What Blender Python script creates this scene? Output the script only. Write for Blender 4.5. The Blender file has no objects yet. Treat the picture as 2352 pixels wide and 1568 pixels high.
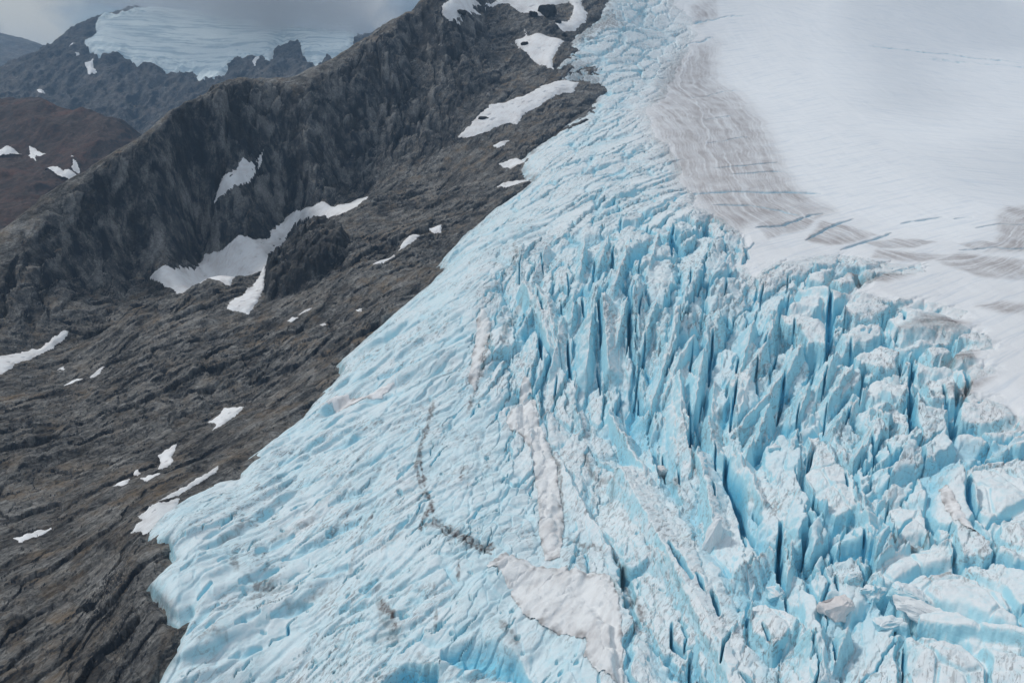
import bpy, math, time
import numpy as np
from mathutils import Vector, Matrix
T0 = time.time()
RES = 1.0            # mesh density
f32 = np.float32
rng = np.random.default_rng(7)
C = bpy.context.scene.collection

# ------------------------------------------------------------------ camera geometry
PW, PH, PF = 2352.0, 1568.0, 1960.0       # picture frame used for tracing (focal 30 mm on a 36 mm sensor)
PITCH = math.atan(584.0 / PF)
CP, SP = math.cos(PITCH), math.sin(PITCH)

def ray(U, V):
    U = np.asarray(U, float); V = np.asarray(V, float)
    a = (U - PW / 2) / PF; b = (PH / 2 - V) / PF
    return a, CP + b * SP, -SP + b * CP
def pix(U, V, Y):
    dx, dy, dz = ray(U, V); t = np.asarray(Y, float) / dy
    return dx * t, dy * t, dz * t
def azr(x, y):
    return np.arctan2(x, y), np.log(np.hypot(x, y))

# ------------------------------------------------------------------ noise
def _hash(ix, iy, seed):
    h = (ix.astype(np.uint32) * np.uint32(374761393) + iy.astype(np.uint32) * np.uint32(668265263) + np.uint32(seed * 974711 + 12345))
    h = (h ^ (h >> np.uint32(13))) * np.uint32(1274126177)
    h = h ^ (h >> np.uint32(16))
    return h
def noise(x, y, seed=0):
    x = np.asarray(x, f32); y = np.asarray(y, f32)
    xi = np.floor(x); yi = np.floor(y)
    fx = x - xi; fy = y - yi
    ix = xi.astype(np.int64); iy = yi.astype(np.int64)
    u = fx * fx * fx * (fx * (fx * 6 - 15) + 10); v = fy * fy * fy * (fy * (fy * 6 - 15) + 10)
    def g(dx, dy):
        h = _hash(ix + dx, iy + dy, seed)
        ang = (h & np.uint32(1023)).astype(f32) * f32(2 * math.pi / 1024)
        return np.cos(ang) * (fx - dx) + np.sin(ang) * (fy - dy)
    n00 = g(0, 0); n10 = g(1, 0); n01 = g(0, 1); n11 = g(1, 1)
    a = n00 + u * (n10 - n00); b = n01 + u * (n11 - n01)
    return (a + v * (b - a)) * f32(1.5)
def fbm(x, y, octs=4, seed=0, gain=.5, lac=2.03):
    s = 0; a = 1.0; t = 0
    for k in range(octs):
        s = s + a * noise(x, y, seed + k); t += a
        x = x * lac + 17.3; y = y * lac - 9.1; a *= gain
    return s / t
def ridged(x, y, octs=4, seed=0, gain=.5):
    s = 0; a = 1.0; t = 0
    for k in range(octs):
        s = s + a * (1 - np.abs(noise(x, y, seed + k)) * 1.6); t += a
        x = x * 2.07 + 11.3; y = y * 2.07 - 5.7; a *= gain
    return s / t
def facets(x, y, seed, tilt=1.0):
    """broken slabs: each cell of a jittered lattice is a tilted plane; returns height (about -.5 to .5) and distance to the joint"""
    x = np.asarray(x, f32); y = np.asarray(y, f32); xi = np.floor(x).astype(np.int64); yi = np.floor(y).astype(np.int64)
    F1 = np.full(x.shape, 9, f32); F2 = np.full(x.shape, 9, f32); H = np.zeros(x.shape, f32)
    for i in (-1, 0, 1):
        for j in (-1, 0, 1):
            h = _hash(xi + i, yi + j, seed); jx = (h & np.uint32(255)).astype(f32) / 255; jy = ((h >> np.uint32(8)) & np.uint32(255)).astype(f32) / 255
            dx = x - (xi + i + .1 + .8 * jx); dy = y - (yi + j + .1 + .8 * jy); d = dx * dx + dy * dy
            a = ((h >> np.uint32(16)) & np.uint32(63)).astype(f32) / 63 - .5; t1 = ((h >> np.uint32(22)) & np.uint32(31)).astype(f32) / 31 - .35; t2 = ((h >> np.uint32(27)) & np.uint32(31)).astype(f32) / 31 - .5
            b = d < F1
            F2 = np.where(b, F1, np.minimum(F2, d)); F1 = np.where(b, d, F1); H = np.where(b, a + tilt * (t1 * dx + t2 * dy), H)
    return H, np.sqrt(F2) - np.sqrt(F1)
def sstep(a, b, x):
    t = np.clip((x - a) / (b - a), 0, 1); return t * t * (3 - 2 * t)

# ------------------------------------------------------------------ thin plate surface through control points
class Surf:
    """height/range as a smooth function of bearing and log range"""
    K = .45
    def __init__(self, pts, extra=(), smooth=2e-5):
        A, L, S = [], [], []
        for (U, V, Y) in pts:
            x, y, z = pix(U, V, Y); a, l = azr(x, y)
            A.append(a); L.append(l * self.K); S.append(z / math.exp(l))
        for (x, y, z) in extra:
            a, l = azr(x, y); A.append(a); L.append(l * self.K); S.append(z / math.exp(l))
        self.c = np.stack([A, L], 1); n = len(A)
        d2 = ((self.c[:, None] - self.c[None]) ** 2).sum(-1)
        M = np.zeros((n + 3, n + 3)); M[:n, :n] = self.phi(d2) + np.eye(n) * smooth
        M[:n, n] = 1; M[:n, n + 1:] = self.c; M[n, :n] = 1; M[n + 1:, :n] = self.c.T
        self.w = np.linalg.solve(M, np.r_[np.array(S), 0, 0, 0])
    @staticmethod
    def phi(d2):
        return .5 * d2 * np.log(d2 + 1e-12)
    def z(self, az, lr):
        az = np.asarray(az, f32); sh = az.shape; az = az.ravel(); l = np.asarray(lr, f32).ravel() * f32(self.K)
        n = len(self.c); out = np.empty(az.size, f32); c = self.c.astype(f32); w = self.w
        for i in range(0, az.size, 200000):
            a = az[i:i + 200000]; b = l[i:i + 200000]
            s = f32(w[n]) + f32(w[n + 1]) * a + f32(w[n + 2]) * b
            for k in range(n):
                d2 = (a - c[k, 0]) ** 2 + (b - c[k, 1]) ** 2
                s += f32(w[k] * .5) * d2 * np.log(d2 + f32(1e-12))
            out[i:i + 200000] = s
        return (out * np.exp(np.asarray(lr, f32).ravel())).reshape(sh)

def P(s):
    return [tuple(float(q) for q in t.split(',')) for t in s.split()]

ICE_PTS = P("""1400,1568,285 1400,1400,330 1400,1250,385 1400,1100,455 1400,900,545 1400,700,620 1400,600,725 1400,500,875 1430,400,1080
1460,300,1330 1480,200,1620 1480,100,1900 1480,0,2200
2300,1568,238 2300,1400,273 2300,1200,330 2300,1000,405 2300,900,450 2300,800,505 2300,700,580 2300,600,690 2300,500,860 2300,400,1100
2300,300,1400 2300,200,1800 2300,100,2250 2300,0,2800
1850,1568,262 1850,1400,300 1850,1200,362 1850,1050,420 1850,900,487 1850,750,565 1850,600,700 1850,500,860 1850,400,1080 1850,300,1380 1850,200,1720 1850,0,2450
1000,1568,300 800,1568,310 600,1568,318 800,1400,355 1100,1400,335 600,1250,410 900,1200,412 1150,1150,430 800,1050,490 1050,950,530 950,800,640 1150,700,680 1100,600,790 1250,500,930 1300,400,1110
2600,1568,225 2600,1200,315 2600,800,500 2600,500,850 2600,200,1850 2600,-100,3000 1480,-120,2500 2000,-120,2900
1400,1800,250 2300,1800,205 600,1800,280 1000,1800,262""")
EDGE_PTS = P("""380,1450,330 345,1340,367 330,1230,412 500,1110,478 690,970,570 780,830,685 1000,610,895 1160,410,1190 1370,210,1560 1300,130,1660 1400,0,2000 370,1568,308""")
ROCK_PTS = P("""0,1568,330 0,1300,420 0,1000,600 0,860,760 60,780,860 200,1400,370 150,1200,470 300,1000,600 600,850,725 480,650,950 600,705,870 300,720,900 420,900,680 250,860,740 900,560,1000
850,460,1210 1100,350,1340 1150,262,1460 700,560,1060 150,700,930 200,640,990 300,570,1075 450,520,1190 650,480,1270 800,430,1330 1000,335,1400
0,530,985 100,450,1050 200,395,1095 300,330,1145 400,262,1215 490,200,1310 560,182,1350 655,176,1400 665,190,1405 760,140,1500 850,80,1570 960,10,1650 1100,50,1760 1250,190,1570 1190,150,1640 1150,90,1740
560,300,1275 700,330,1310 850,250,1440 1000,200,1500 1120,230,1500 950,100,1600
1000,-60,1850 1200,-80,2100 1350,-100,2400 1300,30,1900 -200,1568,330 -250,1200,480 -250,900,720 -250,760,860 -250,640,980""")
RIDGE = P("-250,640,980 0,530,985 60,482,1020 130,428,1065 200,388,1095 300,330,1145 350,295,1180 400,262,1215 445,230,1250 490,202,1310 520,190,1330 560,182,1350 610,178,1380 655,176,1400 680,178,1425 700,166,1440 760,140,1500 800,112,1540 850,80,1570 900,48,1610 960,10,1650 1000,-60,1850")
def dense(pl, n):
    p = np.array(pl); t = np.r_[0, np.cumsum(np.hypot(*np.diff(p[:, :2], axis=0).T))]; u = np.linspace(0, t[-1], n)
    return [tuple(q) for q in np.stack([np.interp(u, t, p[:, k]) for k in range(3)], 1)]
def behind():
    out = []
    for (U, V, Y) in dense(RIDGE, 34):
        x, y, z = pix(U, V, Y)
        out.append((x * 1.05, y * 1.05, z - 30 - .02 * y))
    for (U, V, Y) in dense(RIDGE, 18):
        x, y, z = pix(U, V, Y)
        out.append((x * 1.25, y * 1.25, z - 190)); out.append((x * 1.7, y * 1.7, z - 480))
    return out
drop = set(RIDGE); ROCK_PTS = [q for q in ROCK_PTS if not (q[0] <= 960 and any(abs(q[0] - r[0]) < 3 and abs(q[1] - r[1]) < 4 for r in RIDGE)) and q[:2] not in ((665.0, 190.0), (400.0, 262.0))] + dense(RIDGE, 40)
BASE = Surf(ICE_PTS + EDGE_PTS + ROCK_PTS, behind())

# profile table for ray casting (bearing x log range)
CA = np.linspace(math.radians(-48), math.radians(48), 385); CL = np.linspace(math.log(170), math.log(3600), 420)
cAA, cLL = np.meshgrid(CA, CL, indexing='ij')
cZ = BASE.z(cAA, cLL).astype(float)
def bil(T, az, lr):
    i = np.clip((az - CA[0]) / (CA[1] - CA[0]), 0, len(CA) - 1.001); j = np.clip((lr - CL[0]) / (CL[1] - CL[0]), 0, len(CL) - 1.001)
    i0 = i.astype(int); j0 = j.astype(int); fi = i - i0; fj = j - j0
    return (T[i0, j0] * (1 - fi) * (1 - fj) + T[i0 + 1, j0] * fi * (1 - fj) + T[i0, j0 + 1] * (1 - fi) * fj + T[i0 + 1, j0 + 1] * fi * fj)
def cast(U, V, lift=0.0):
    """bearing and log range where the sight line through a picture point meets the ground"""
    U = np.atleast_1d(np.asarray(U, float)); V = np.atleast_1d(np.asarray(V, float))
    dx, dy, dz = ray(U, V); az = np.arctan2(dx, dy); s = dz / np.hypot(dx, dy)
    L = np.linspace(CL[0], CL[-1], 3000); out = np.empty(len(az))
    for k in range(len(az)):
        zz = bil(cZ, np.full(L.shape, az[k]), L) + lift - s[k] * np.exp(L)
        hit = np.nonzero(zz > 0)[0]
        out[k] = L[hit[0]] if len(hit) else L[-1]
    return az, out

QK = .36      # log range to a length comparable with bearing on this ground
def poly_q(pts, lift=0.0, sub=1):
    p = np.array(pts, float); a, l = cast(p[:, 0], p[:, 1], lift); return np.stack([a, l * QK], 1)
def seg_dist(q0, q1, poly, closed=True):
    """distance to a polyline and, if closed, inside test"""
    n = len(poly); d = np.full(q0.shape, 1e9, f32); ins = np.zeros(q0.shape, bool)
    for k in range(n if closed else n - 1):
        ax, ay = poly[k]; bx, by = poly[(k + 1) % n]
        ex, ey = bx - ax, by - ay; L2 = ex * ex + ey * ey + 1e-14
        t = np.clip(((q0 - ax) * ex + (q1 - ay) * ey) / L2, 0, 1)
        d = np.minimum(d, (q0 - ax - t * ex) ** 2 + (q1 - ay - t * ey) ** 2)
        if closed and ay != by:
            c = ((ay > q1) != (by > q1)) & (q0 < (bx - ax) * (q1 - ay) / (by - ay) + ax)
            ins ^= c
    d = np.sqrt(d)
    return np.where(ins, d, -d) if closed else d

# ------------------------------------------------------------------ mesh + material helpers
def grid(az0, az1, r0, r1, na, nr):
    az = np.linspace(math.radians(az0), math.radians(az1), na).astype(f32); lr = np.linspace(math.log(r0), math.log(r1), nr).astype(f32)
    A, L = np.meshgrid(az, lr, indexing='ij'); R = np.exp(L)
    return A, L, R * np.sin(A), R * np.cos(A)
def mesh_from(name, X, Y, Z, keep, mat, attrs=None, parent=None, smooth=True):
    """one mesh object out of the kept faces of a grid"""
    na, nr = X.shape
    idx = np.arange(na * nr, dtype=np.int64).reshape(na, nr)
    q = np.stack([idx[:-1, :-1], idx[1:, :-1], idx[1:, 1:], idx[:-1, 1:]], -1)
    q = q[keep].reshape(-1, 4)
    used = np.unique(q); remap = np.full(na * nr, -1, np.int64); remap[used] = np.arange(len(used)); q = remap[q]
    co = np.stack([X.ravel()[used], Y.ravel()[used], Z.ravel()[used]], 1).astype(f32)
    org = np.array([co[:, 0].mean(), co[:, 1].mean(), co[:, 2].min()], f32)
    me = bpy.data.meshes.new(name)
    me.vertices.add(len(co)); me.vertices.foreach_set('co', (co - org).ravel())
    me.loops.add(q.size); me.loops.foreach_set('vertex_index', q.ravel().astype(np.int32))
    me.polygons.add(len(q)); me.polygons.foreach_set('loop_start', np.arange(0, q.size, 4, dtype=np.int32))
    me.polygons.foreach_set('loop_total', np.full(len(q), 4, np.int32))
    me.update(calc_edges=True)
    me.polygons.foreach_set('use_smooth', np.full(len(q), smooth, bool))
    for k, v in (attrs or {}).items():
        at = me.attributes.new(k, 'FLOAT', 'POINT'); at.data.foreach_set('value', v.ravel()[used].astype(f32))
    me.materials.append(mat)
    o = bpy.data.objects.new(name, me); C.objects.link(o); o.location = [float(v) for v in org]
    if parent: o.parent = parent; o.matrix_parent_inverse = Matrix.Translation(parent.location).inverted()
    return o
def tag(o, label=None, cat=None, group=None, kind=None):
    for k, v in (('label', label), ('category', cat), ('group', group), ('kind', kind)):
        if v: o[k] = v
    return o
def faces_all(M):     # face kept when its four corners are
    return M[:-1, :-1] & M[1:, :-1] & M[1:, 1:] & M[:-1, 1:]
def faces_any(M):
    return M[:-1, :-1] | M[1:, :-1] | M[1:, 1:] | M[:-1, 1:]

class NT:
    def __init__(self, name, rough=.8, spec=.3):
        self.m = bpy.data.materials.new(name); self.m.use_nodes = True; self.t = self.m.node_tree; self.n = self.t.nodes
        self.b = self.n['Principled BSDF']; self.b.inputs['Roughness'].default_value = rough; self.b.inputs['Specular IOR Level'].default_value = spec
        self.geo = self.n.new('ShaderNodeNewGeometry'); self.tc = self.n.new('ShaderNodeTexCoord')
    def link(self, a, b): self.t.links.new(a, b)
    def setin(self, s, v):
        if hasattr(v, 'is_output') or isinstance(v, bpy.types.NodeSocket): self.link(v, s)
        else: s.default_value = v
    def attr(self, name):
        a = self.n.new('ShaderNodeAttribute'); a.attribute_name = name; return a.outputs['Fac']
    def scale(self, v, s, rotz=0):
        m = self.n.new('ShaderNodeMapping'); m.vector_type = 'TEXTURE'; m.inputs['Scale'].default_value = [1 / q for q in s]; m.inputs['Rotation'].default_value = (0, 0, rotz)
        self.link(v, m.inputs['Vector']); return m.outputs[0]
    def noise(self, scale, detail=5, rough=.55, vec=None, dist=0):
        n = self.n.new('ShaderNodeTexNoise'); n.inputs['Scale'].default_value = scale; n.inputs['Detail'].default_value = detail
        n.inputs['Roughness'].default_value = rough; n.inputs['Distortion'].default_value = dist
        self.link(vec if vec is not None else self.geo.outputs['Position'], n.inputs['Vector']); return n.outputs['Fac']
    def vor(self, scale, vec=None, feature='F1'):
        n = self.n.new('ShaderNodeTexVoronoi'); n.feature = feature; n.inputs['Scale'].default_value = scale
        self.link(vec if vec is not None else self.geo.outputs['Position'], n.inputs['Vector']); return n.outputs['Distance']
    def ramp(self, v, stops):
        r = self.n.new('ShaderNodeValToRGB'); e = r.color_ramp.elements
        while len(e) < len(stops): e.new(.5)
        for k, (p, c) in enumerate(stops):
            e[k].position = p; e[k].color = (c, c, c, 1) if not hasattr(c, '__len__') else (*c, 1)
        self.link(v, r.inputs[0]); return r.outputs[0]
    def math(self, op, a, b=None, clamp=False):
        m = self.n.new('ShaderNodeMath'); m.operation = op; m.use_clamp = clamp
        self.setin(m.inputs[0], a)
        if b is not None: self.setin(m.inputs[1], b)
        return m.outputs[0]
    def mix(self, f, a, b, mode='MIX'):
        m = self.n.new('ShaderNodeMix'); m.data_type = 'RGBA'; m.blend_type = mode
        self.setin(m.inputs[0], f)
        for s, v in ((m.inputs[6], a), (m.inputs[7], b)):
            if isinstance(v, tuple): s.default_value = (*v, 1)
            else: self.link(v, s)
        return m.outputs[2]
    def sep(self, v):
        s = self.n.new('ShaderNodeSeparateXYZ'); self.link(v, s.inputs[0]); return s.outputs
    def bump(self, h, strength, dist):
        b = self.n.new('ShaderNodeBump'); b.inputs['Strength'].default_value = strength; b.inputs['Distance'].default_value = dist
        self.link(h, b.inputs['Height']); self.link(b.outputs[0], self.b.inputs['Normal']); return b
    def color(self, c): self.setin(self.b.inputs['Base Color'], c if not isinstance(c, tuple) else (*c, 1))

def rock_material(name, dark, light, brown, brownness=.5, sc=1.0, rot=-.58, blue=1.0, toned=False, wooded=False):
    t = NT(name, .9, .2)
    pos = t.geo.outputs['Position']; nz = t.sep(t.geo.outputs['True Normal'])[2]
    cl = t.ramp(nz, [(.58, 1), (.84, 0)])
    s1 = t.noise(1.0, 10, .70, t.scale(pos, (.13 * sc, .055 * sc, .10 * sc), rot), .6)      # strata along the slope
    s2 = t.noise(1.0, 9, .70, t.scale(pos, (.075 * sc, .075 * sc, .020 * sc)), .5)          # streaks down the cliffs
    ck = t.noise(.09 * sc, 4, .6); wv = t.n.new('ShaderNodeVectorMath'); wv.operation = 'ADD'; t.link(t.scale(pos, (.20 * sc, .10 * sc, .16 * sc), rot), wv.inputs[0]); t.link(ck, wv.inputs[1])
    joint = t.vor(1.0, wv.outputs[0], 'DISTANCE_TO_EDGE'); jd = t.math('SUBTRACT', 1.0, t.ramp(joint, [(.0, 0), (.07, 1)]))
    n2 = t.noise(.42 * sc, 8, .72); n3 = t.noise(.010 * sc, 5, .6); n4 = t.noise(.045 * sc, 7, .65); n5 = t.noise(.02 * sc, 6, .6)
    sv = t.n.new('ShaderNodeMix'); t.link(cl, sv.inputs[0]); t.link(s1, sv.inputs[2]); t.link(s2, sv.inputs[3]); sv = sv.outputs[0]
    v = t.math('ADD', t.math('ADD', t.math('MULTIPLY', sv, .50), t.math('MULTIPLY', n2, .28)), t.math('MULTIPLY', n5, .22))
    mid = tuple((x + y) * .40 for x, y in zip(dark, light))
    col = t.mix(t.ramp(v, [(.43, 0), (.485, 1)]), dark, mid)
    col = t.mix(t.ramp(v, [(.50, 0), (.585, 1)]), col, light)
    bm = t.math('MULTIPLY', t.ramp(n4, [(.46, 0), (.66, 1)]), t.ramp(n3, [(.38, .2), (.60, 1)]))
    bm = t.math('MULTIPLY', bm, t.math('SUBTRACT', 1.0, t.math('MULTIPLY', cl, .85)))
    col = t.mix(t.math('MULTIPLY', bm, brownness), col, brown)
    col = t.mix(t.math('MULTIPLY', jd, .55), col, tuple(c * .5 for c in dark))
    # dark lichen and seepage on the steep faces, with cloud shade painted in
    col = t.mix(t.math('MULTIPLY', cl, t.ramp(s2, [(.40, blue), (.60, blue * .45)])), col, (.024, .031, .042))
    if toned:      # paler and darker tone by rock facet
        tn = t.attr('tone'); col = t.mix(t.math('MULTIPLY', t.ramp(tn, [(.52, 0), (1.0, .8)]), t.ramp(n2, [(.35, .25), (.60, .85)])), col, tuple(c * 1.05 for c in light))
        col = t.mix(t.ramp(tn, [(.0, .75), (.42, 0)]), col, (.022, .025, .030))
    if wooded: col = t.mix(t.attr('wood'), col, (.016, .030, .032))
    t.color(col)
    h = t.math('SUBTRACT', t.math('ADD', t.math('MULTIPLY', sv, 1.4), t.math('MULTIPLY', n2, .9)), t.math('MULTIPLY', jd, .16))
    t.bump(h, .7, 2.6 / sc)
    return t.m

def ice_material():
    t = NT('glacier_ice', .55, .35)
    pos = t.geo.outputs['Position']; nz = t.sep(t.geo.outputs['Normal'])[2]
    n2 = t.noise(.09, 7, .62); n3 = t.noise(.6, 6, .65); nw = t.noise(.03, 4, .5)
    # weathered crust lies on the open, gently sloping tops; clean ice shows on the walls
    top = t.math('ADD', nz, t.math('MULTIPLY', t.math('SUBTRACT', n2, .5), .9))
    crust = t.ramp(top, [(.36, 0), (.80, 1)])
    crust = t.math('MULTIPLY', crust, t.math('SUBTRACT', 1.0, t.math('MULTIPLY', t.attr('deep'), .8), True))
    crust = t.math('MULTIPLY', crust, t.math('SUBTRACT', 1.0, t.math('MULTIPLY', t.attr('bare'), .33)))
    col = t.mix(crust, (.45, .755, .85), (.78, .835, .86))
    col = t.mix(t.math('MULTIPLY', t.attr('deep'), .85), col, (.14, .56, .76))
    col = t.mix(t.math('MULTIPLY', t.math('MULTIPLY', t.attr('rime'), t.ramp(top, [(.45, 0), (.85, 1)])), .8), col, (.80, .82, .84))
    # layers of old summer surfaces seen edge-on in the walls
    wz = t.scale(pos, (.02, .02, .75)); band = t.noise(1.0, 5, .75, wz, .25)
    bl = t.ramp(band, [(.36, .75), (.42, 0)])
    bl = t.math('MULTIPLY', bl, t.ramp(nz, [(.55, 1), (.9, .15)]))
    col = t.mix(t.math('MULTIPLY', bl, .55), col, (.30, .42, .50))
    # grit
    gr = t.math('MULTIPLY', t.ramp(t.noise(1.0, 9, .75, t.scale(pos, (.16, .55, .35), LTH0), .8), [(.505, 0), (.59, 1)]), t.ramp(nw, [(.40, .05), (.60, 1)]))
    col = t.mix(t.math('MULTIPLY', gr, .75), col, (.20, .20, .21))
    mo = t.noise(.22, 6, .6, None, .5)
    col = t.mix(t.ramp(mo, [(.48, .0), (.70, .45)]), col, (.46, .73, .81))
    d = t.math('MULTIPLY', t.attr('dirt'), t.ramp(n3, [(.25, .45), (.62, 1)]))
    col = t.mix(d, col, (.10, .072, .066))
    t.color(col)
    t.bump(t.math('ADD', t.math('MULTIPLY', n3, .5), t.math('MULTIPLY', band, .35)), .5, 1.2)
    return t.m
def snowfield_material():
    t = NT('old_snow', .6, .3)
    pos = t.geo.outputs['Position']
    n1 = t.noise(.02, 6, .6); n2 = t.noise(.9, 5, .6)
    la = t.noise(1.0, 7, .7, t.scale(pos, (.014, .24, .1), SNOW_A), .5); lb = t.noise(1.0, 7, .7, t.scale(pos, (.012, .20, .1), SNOW_B), .5)
    lm = t.n.new('ShaderNodeMix'); t.link(t.attr('side'), lm.inputs[0]); t.link(la, lm.inputs[2]); t.link(lb, lm.inputs[3]); ln = lm.outputs[0]
    col = t.mix(t.ramp(ln, [(.36, .5), (.50, 0)]), (.85, .87, .89), (.56, .64, .73))
    dn = t.ramp(t.math('ADD', t.math('MULTIPLY', t.noise(.5, 9, .75), .7), t.math('MULTIPLY', n1, .3)), [(.38, .6), (.56, 1)])
    col = t.mix(t.math('MULTIPLY', t.attr('dirt'), dn), col, (.385, .36, .36))
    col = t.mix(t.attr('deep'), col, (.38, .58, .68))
    t.color(col); t.bump(t.math('ADD', t.math('MULTIPLY', n2, .2), ln), .35, .8)
    return t.m
def snow_material(name='snow', base=(.86, .87, .88), dirt=(.60, .54, .52), amt=.5):
    t = NT(name, .65, .25)
    n1 = t.noise(.05, 6, .6); n2 = t.noise(1.2, 6, .6)
    st = t.noise(1.0, 6, .65, t.scale(t.geo.outputs['Position'], (.35, .05, .2), -.46), .3)
    col = t.mix(t.math('MULTIPLY', t.ramp(t.math('ADD', t.math('MULTIPLY', n1, .5), t.math('MULTIPLY', st, .5)), [(.46, 0), (.66, 1)]), amt), base, dirt)
    col = t.mix(t.math('MULTIPLY', t.ramp(t.noise(.7, 9, .75), [(.60, 0), (.72, 1)]), .35), col, (.28, .26, .26))
    col = t.mix(t.attr('grit'), col, (.16, .145, .145))
    t.color(col); t.bump(t.math('ADD', t.math('MULTIPLY', n2, .3), st), .3, .6)
    return t.m

LTH0 = math.radians(58)
M_ROCK = rock_material('grey_rock', (.036, .038, .042), (.32, .315, .30), (.20, .145, .092), .85, toned=True)
def line_dir(U0, V0, U1, V1):
    a_, l_ = cast([U0, U1], [V0, V1]); x_ = np.exp(l_) * np.sin(a_); y_ = np.exp(l_) * np.cos(a_); return float(np.arctan2(y_[1] - y_[0], x_[1] - x_[0]))
SNOW_A = line_dir(2050, 290, 2340, 235); SNOW_B = line_dir(1900, 70, 2300, 150)
M_ICE = ice_material(); M_SNOWF = snowfield_material(); M_SNOW = snow_material()
M_DIRTYSNOW = snow_material('dirty_snow', (.78, .80, .81), (.52, .50, .50), .7)

# ------------------------------------------------------------------ bare rock mountainside
A, L, X, Y = grid(-46, 14, 190, 2500, int(1170 * RES), int(1340 * RES))
B = BASE.z(A, L)
EDGE = "1420,-60 1400,0 1375,45 1330,80 1300,120 1272,165 1290,192 1340,178 1372,200 1360,240 1330,265 1270,310 1200,365 1200,385 1225,412 1150,470 1060,545 1000,612 1015,625 940,690 870,750 820,790 775,832 790,850 735,905 690,960 660,985 610,1020 560,1060 545,1100 500,1105 430,1140 395,1165 335,1225 335,1250 390,1255 400,1280 370,1310 335,1340 350,1365 385,1410 410,1425 440,1410 400,1490 370,1540 345,1600 300,1800"
EDGE_P = P(EDGE)
ice_poly = np.concatenate([poly_q(EDGE_P), [[math.radians(50), math.log(120) * QK], [math.radians(50), math.log(3700) * QK], [-.02, math.log(3700) * QK]]])
def rock_height(A, L, X, Y, B):
    dr = np.gradient(B, axis=1) / (np.gradient(L, axis=1) * np.exp(L)); da = np.gradient(B, axis=0) / (np.gradient(A, axis=0) * np.exp(L))
    slope = np.hypot(dr, da); cliff = sstep(.55, 1.05, slope)
    p = X * .835 - Y * .55; q = X * .55 + Y * .835
    wx = fbm(X / 90, Y / 90, 3, 3) * 22
    far = np.clip(np.exp(L) / 620, .75, 1.25)
    big = ridged((p + wx) / 60, q / 210, 4, 21) - .55
    h = 11 * fbm((p + wx) / 120, q / 300, 3, 11) + 12 * big * (.6 + .6 * fbm(X / 160, Y / 160, 2, 17))
    wp = p + 6 * fbm(X / 22, Y / 22, 4, 27); wq = q + 10 * fbm(X / 26, Y / 26, 4, 28)
    f1, e1 = facets(wp / 24, wq / 62, 29, 1.3); f2, e2 = facets(wp / 9.5, wq / 22, 33, 1.3); f3, e3 = facets(wp / 3.8, wq / 7.5, 35, 1.2)
    calm = np.clip(.62 + .9 * fbm(X / 130, Y / 130, 2, 43), .25, 1.1)
    h += calm * (5.0 * f1 + 2.1 * f2 + .95 * f3 - 1.4 * (1 - sstep(0, .10, e1)) - .6 * (1 - sstep(0, .12, e2)))
    h += 1.7 * (ridged((p + wx * .6) / 17, q / 30, 4, 31) - .55) + .8 * fbm(p / 2.6, q / 3.2, 3, 41)
    h = h * far * (1 - .6 * cliff)
    cw = fbm(X / 60, Y / 60, 3, 5) * 26
    vv = (Y * .8 + B); ux = X + .5 * cw + 5 * fbm(X / 20, vv / 40, 4, 55)
    c1, k1 = facets(ux / 46, vv / 120, 57, 1.6); c2, k2 = facets(ux / 17, vv / 55, 58, 1.5); c3, k3 = facets(ux / 6.5, vv / 20, 59, 1.3)
    global TN, TN2; TN = c2 + .8 * c3 + .3 * c1; TN2 = f2 + .7 * f3 + .5 * f1
    ch = 12 * (ridged((X + cw) / 80, vv / 500, 3, 51) - .55) + 13 * c1 + 7.5 * c2 + 3.0 * c3 - 5 * (1 - sstep(0, .10, k1)) - 2 * (1 - sstep(0, .12, k2)) + 3 * fbm(X / 9, vv / 20, 3, 71)
    rq = poly_q(P('-150,600 0,530 100,450 200,395 300,330 400,262 490,200 560,182 655,176 665,190 760,140 850,80 960,12'))
    dr_ = seg_dist(A, L * QK, rq, False); fade = .25 + .75 * sstep(.0, .05, dr_)
    return B + (h + cliff * ch) * fade, cliff
RH, cliffm = rock_height(A, L, X, Y, B)
Q0, Q1 = A, L * QK
sd = seg_dist(Q0, Q1, ice_poly)                 # + inside the ice
RH = RH - 2.5 * (1 - sstep(0, .008, np.abs(sd))) - sstep(-.004, .02, sd) * 6 - sstep(.01, .06, sd) * 25
def blur(Z, n):
    for ax in (0, 1):
        pad = [(n, n) if a == ax else (0, 0) for a in (0, 1)]
        c = np.cumsum(np.pad(Z, pad, mode='edge').astype(float), axis=ax)
        k = 2 * n
        Z = (np.take(c, range(k, c.shape[ax]), ax) - np.take(c, range(0, c.shape[ax] - k), ax)) / k
    return Z.astype(f32)
RG = 'snow patches on the bare rock slope'
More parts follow.
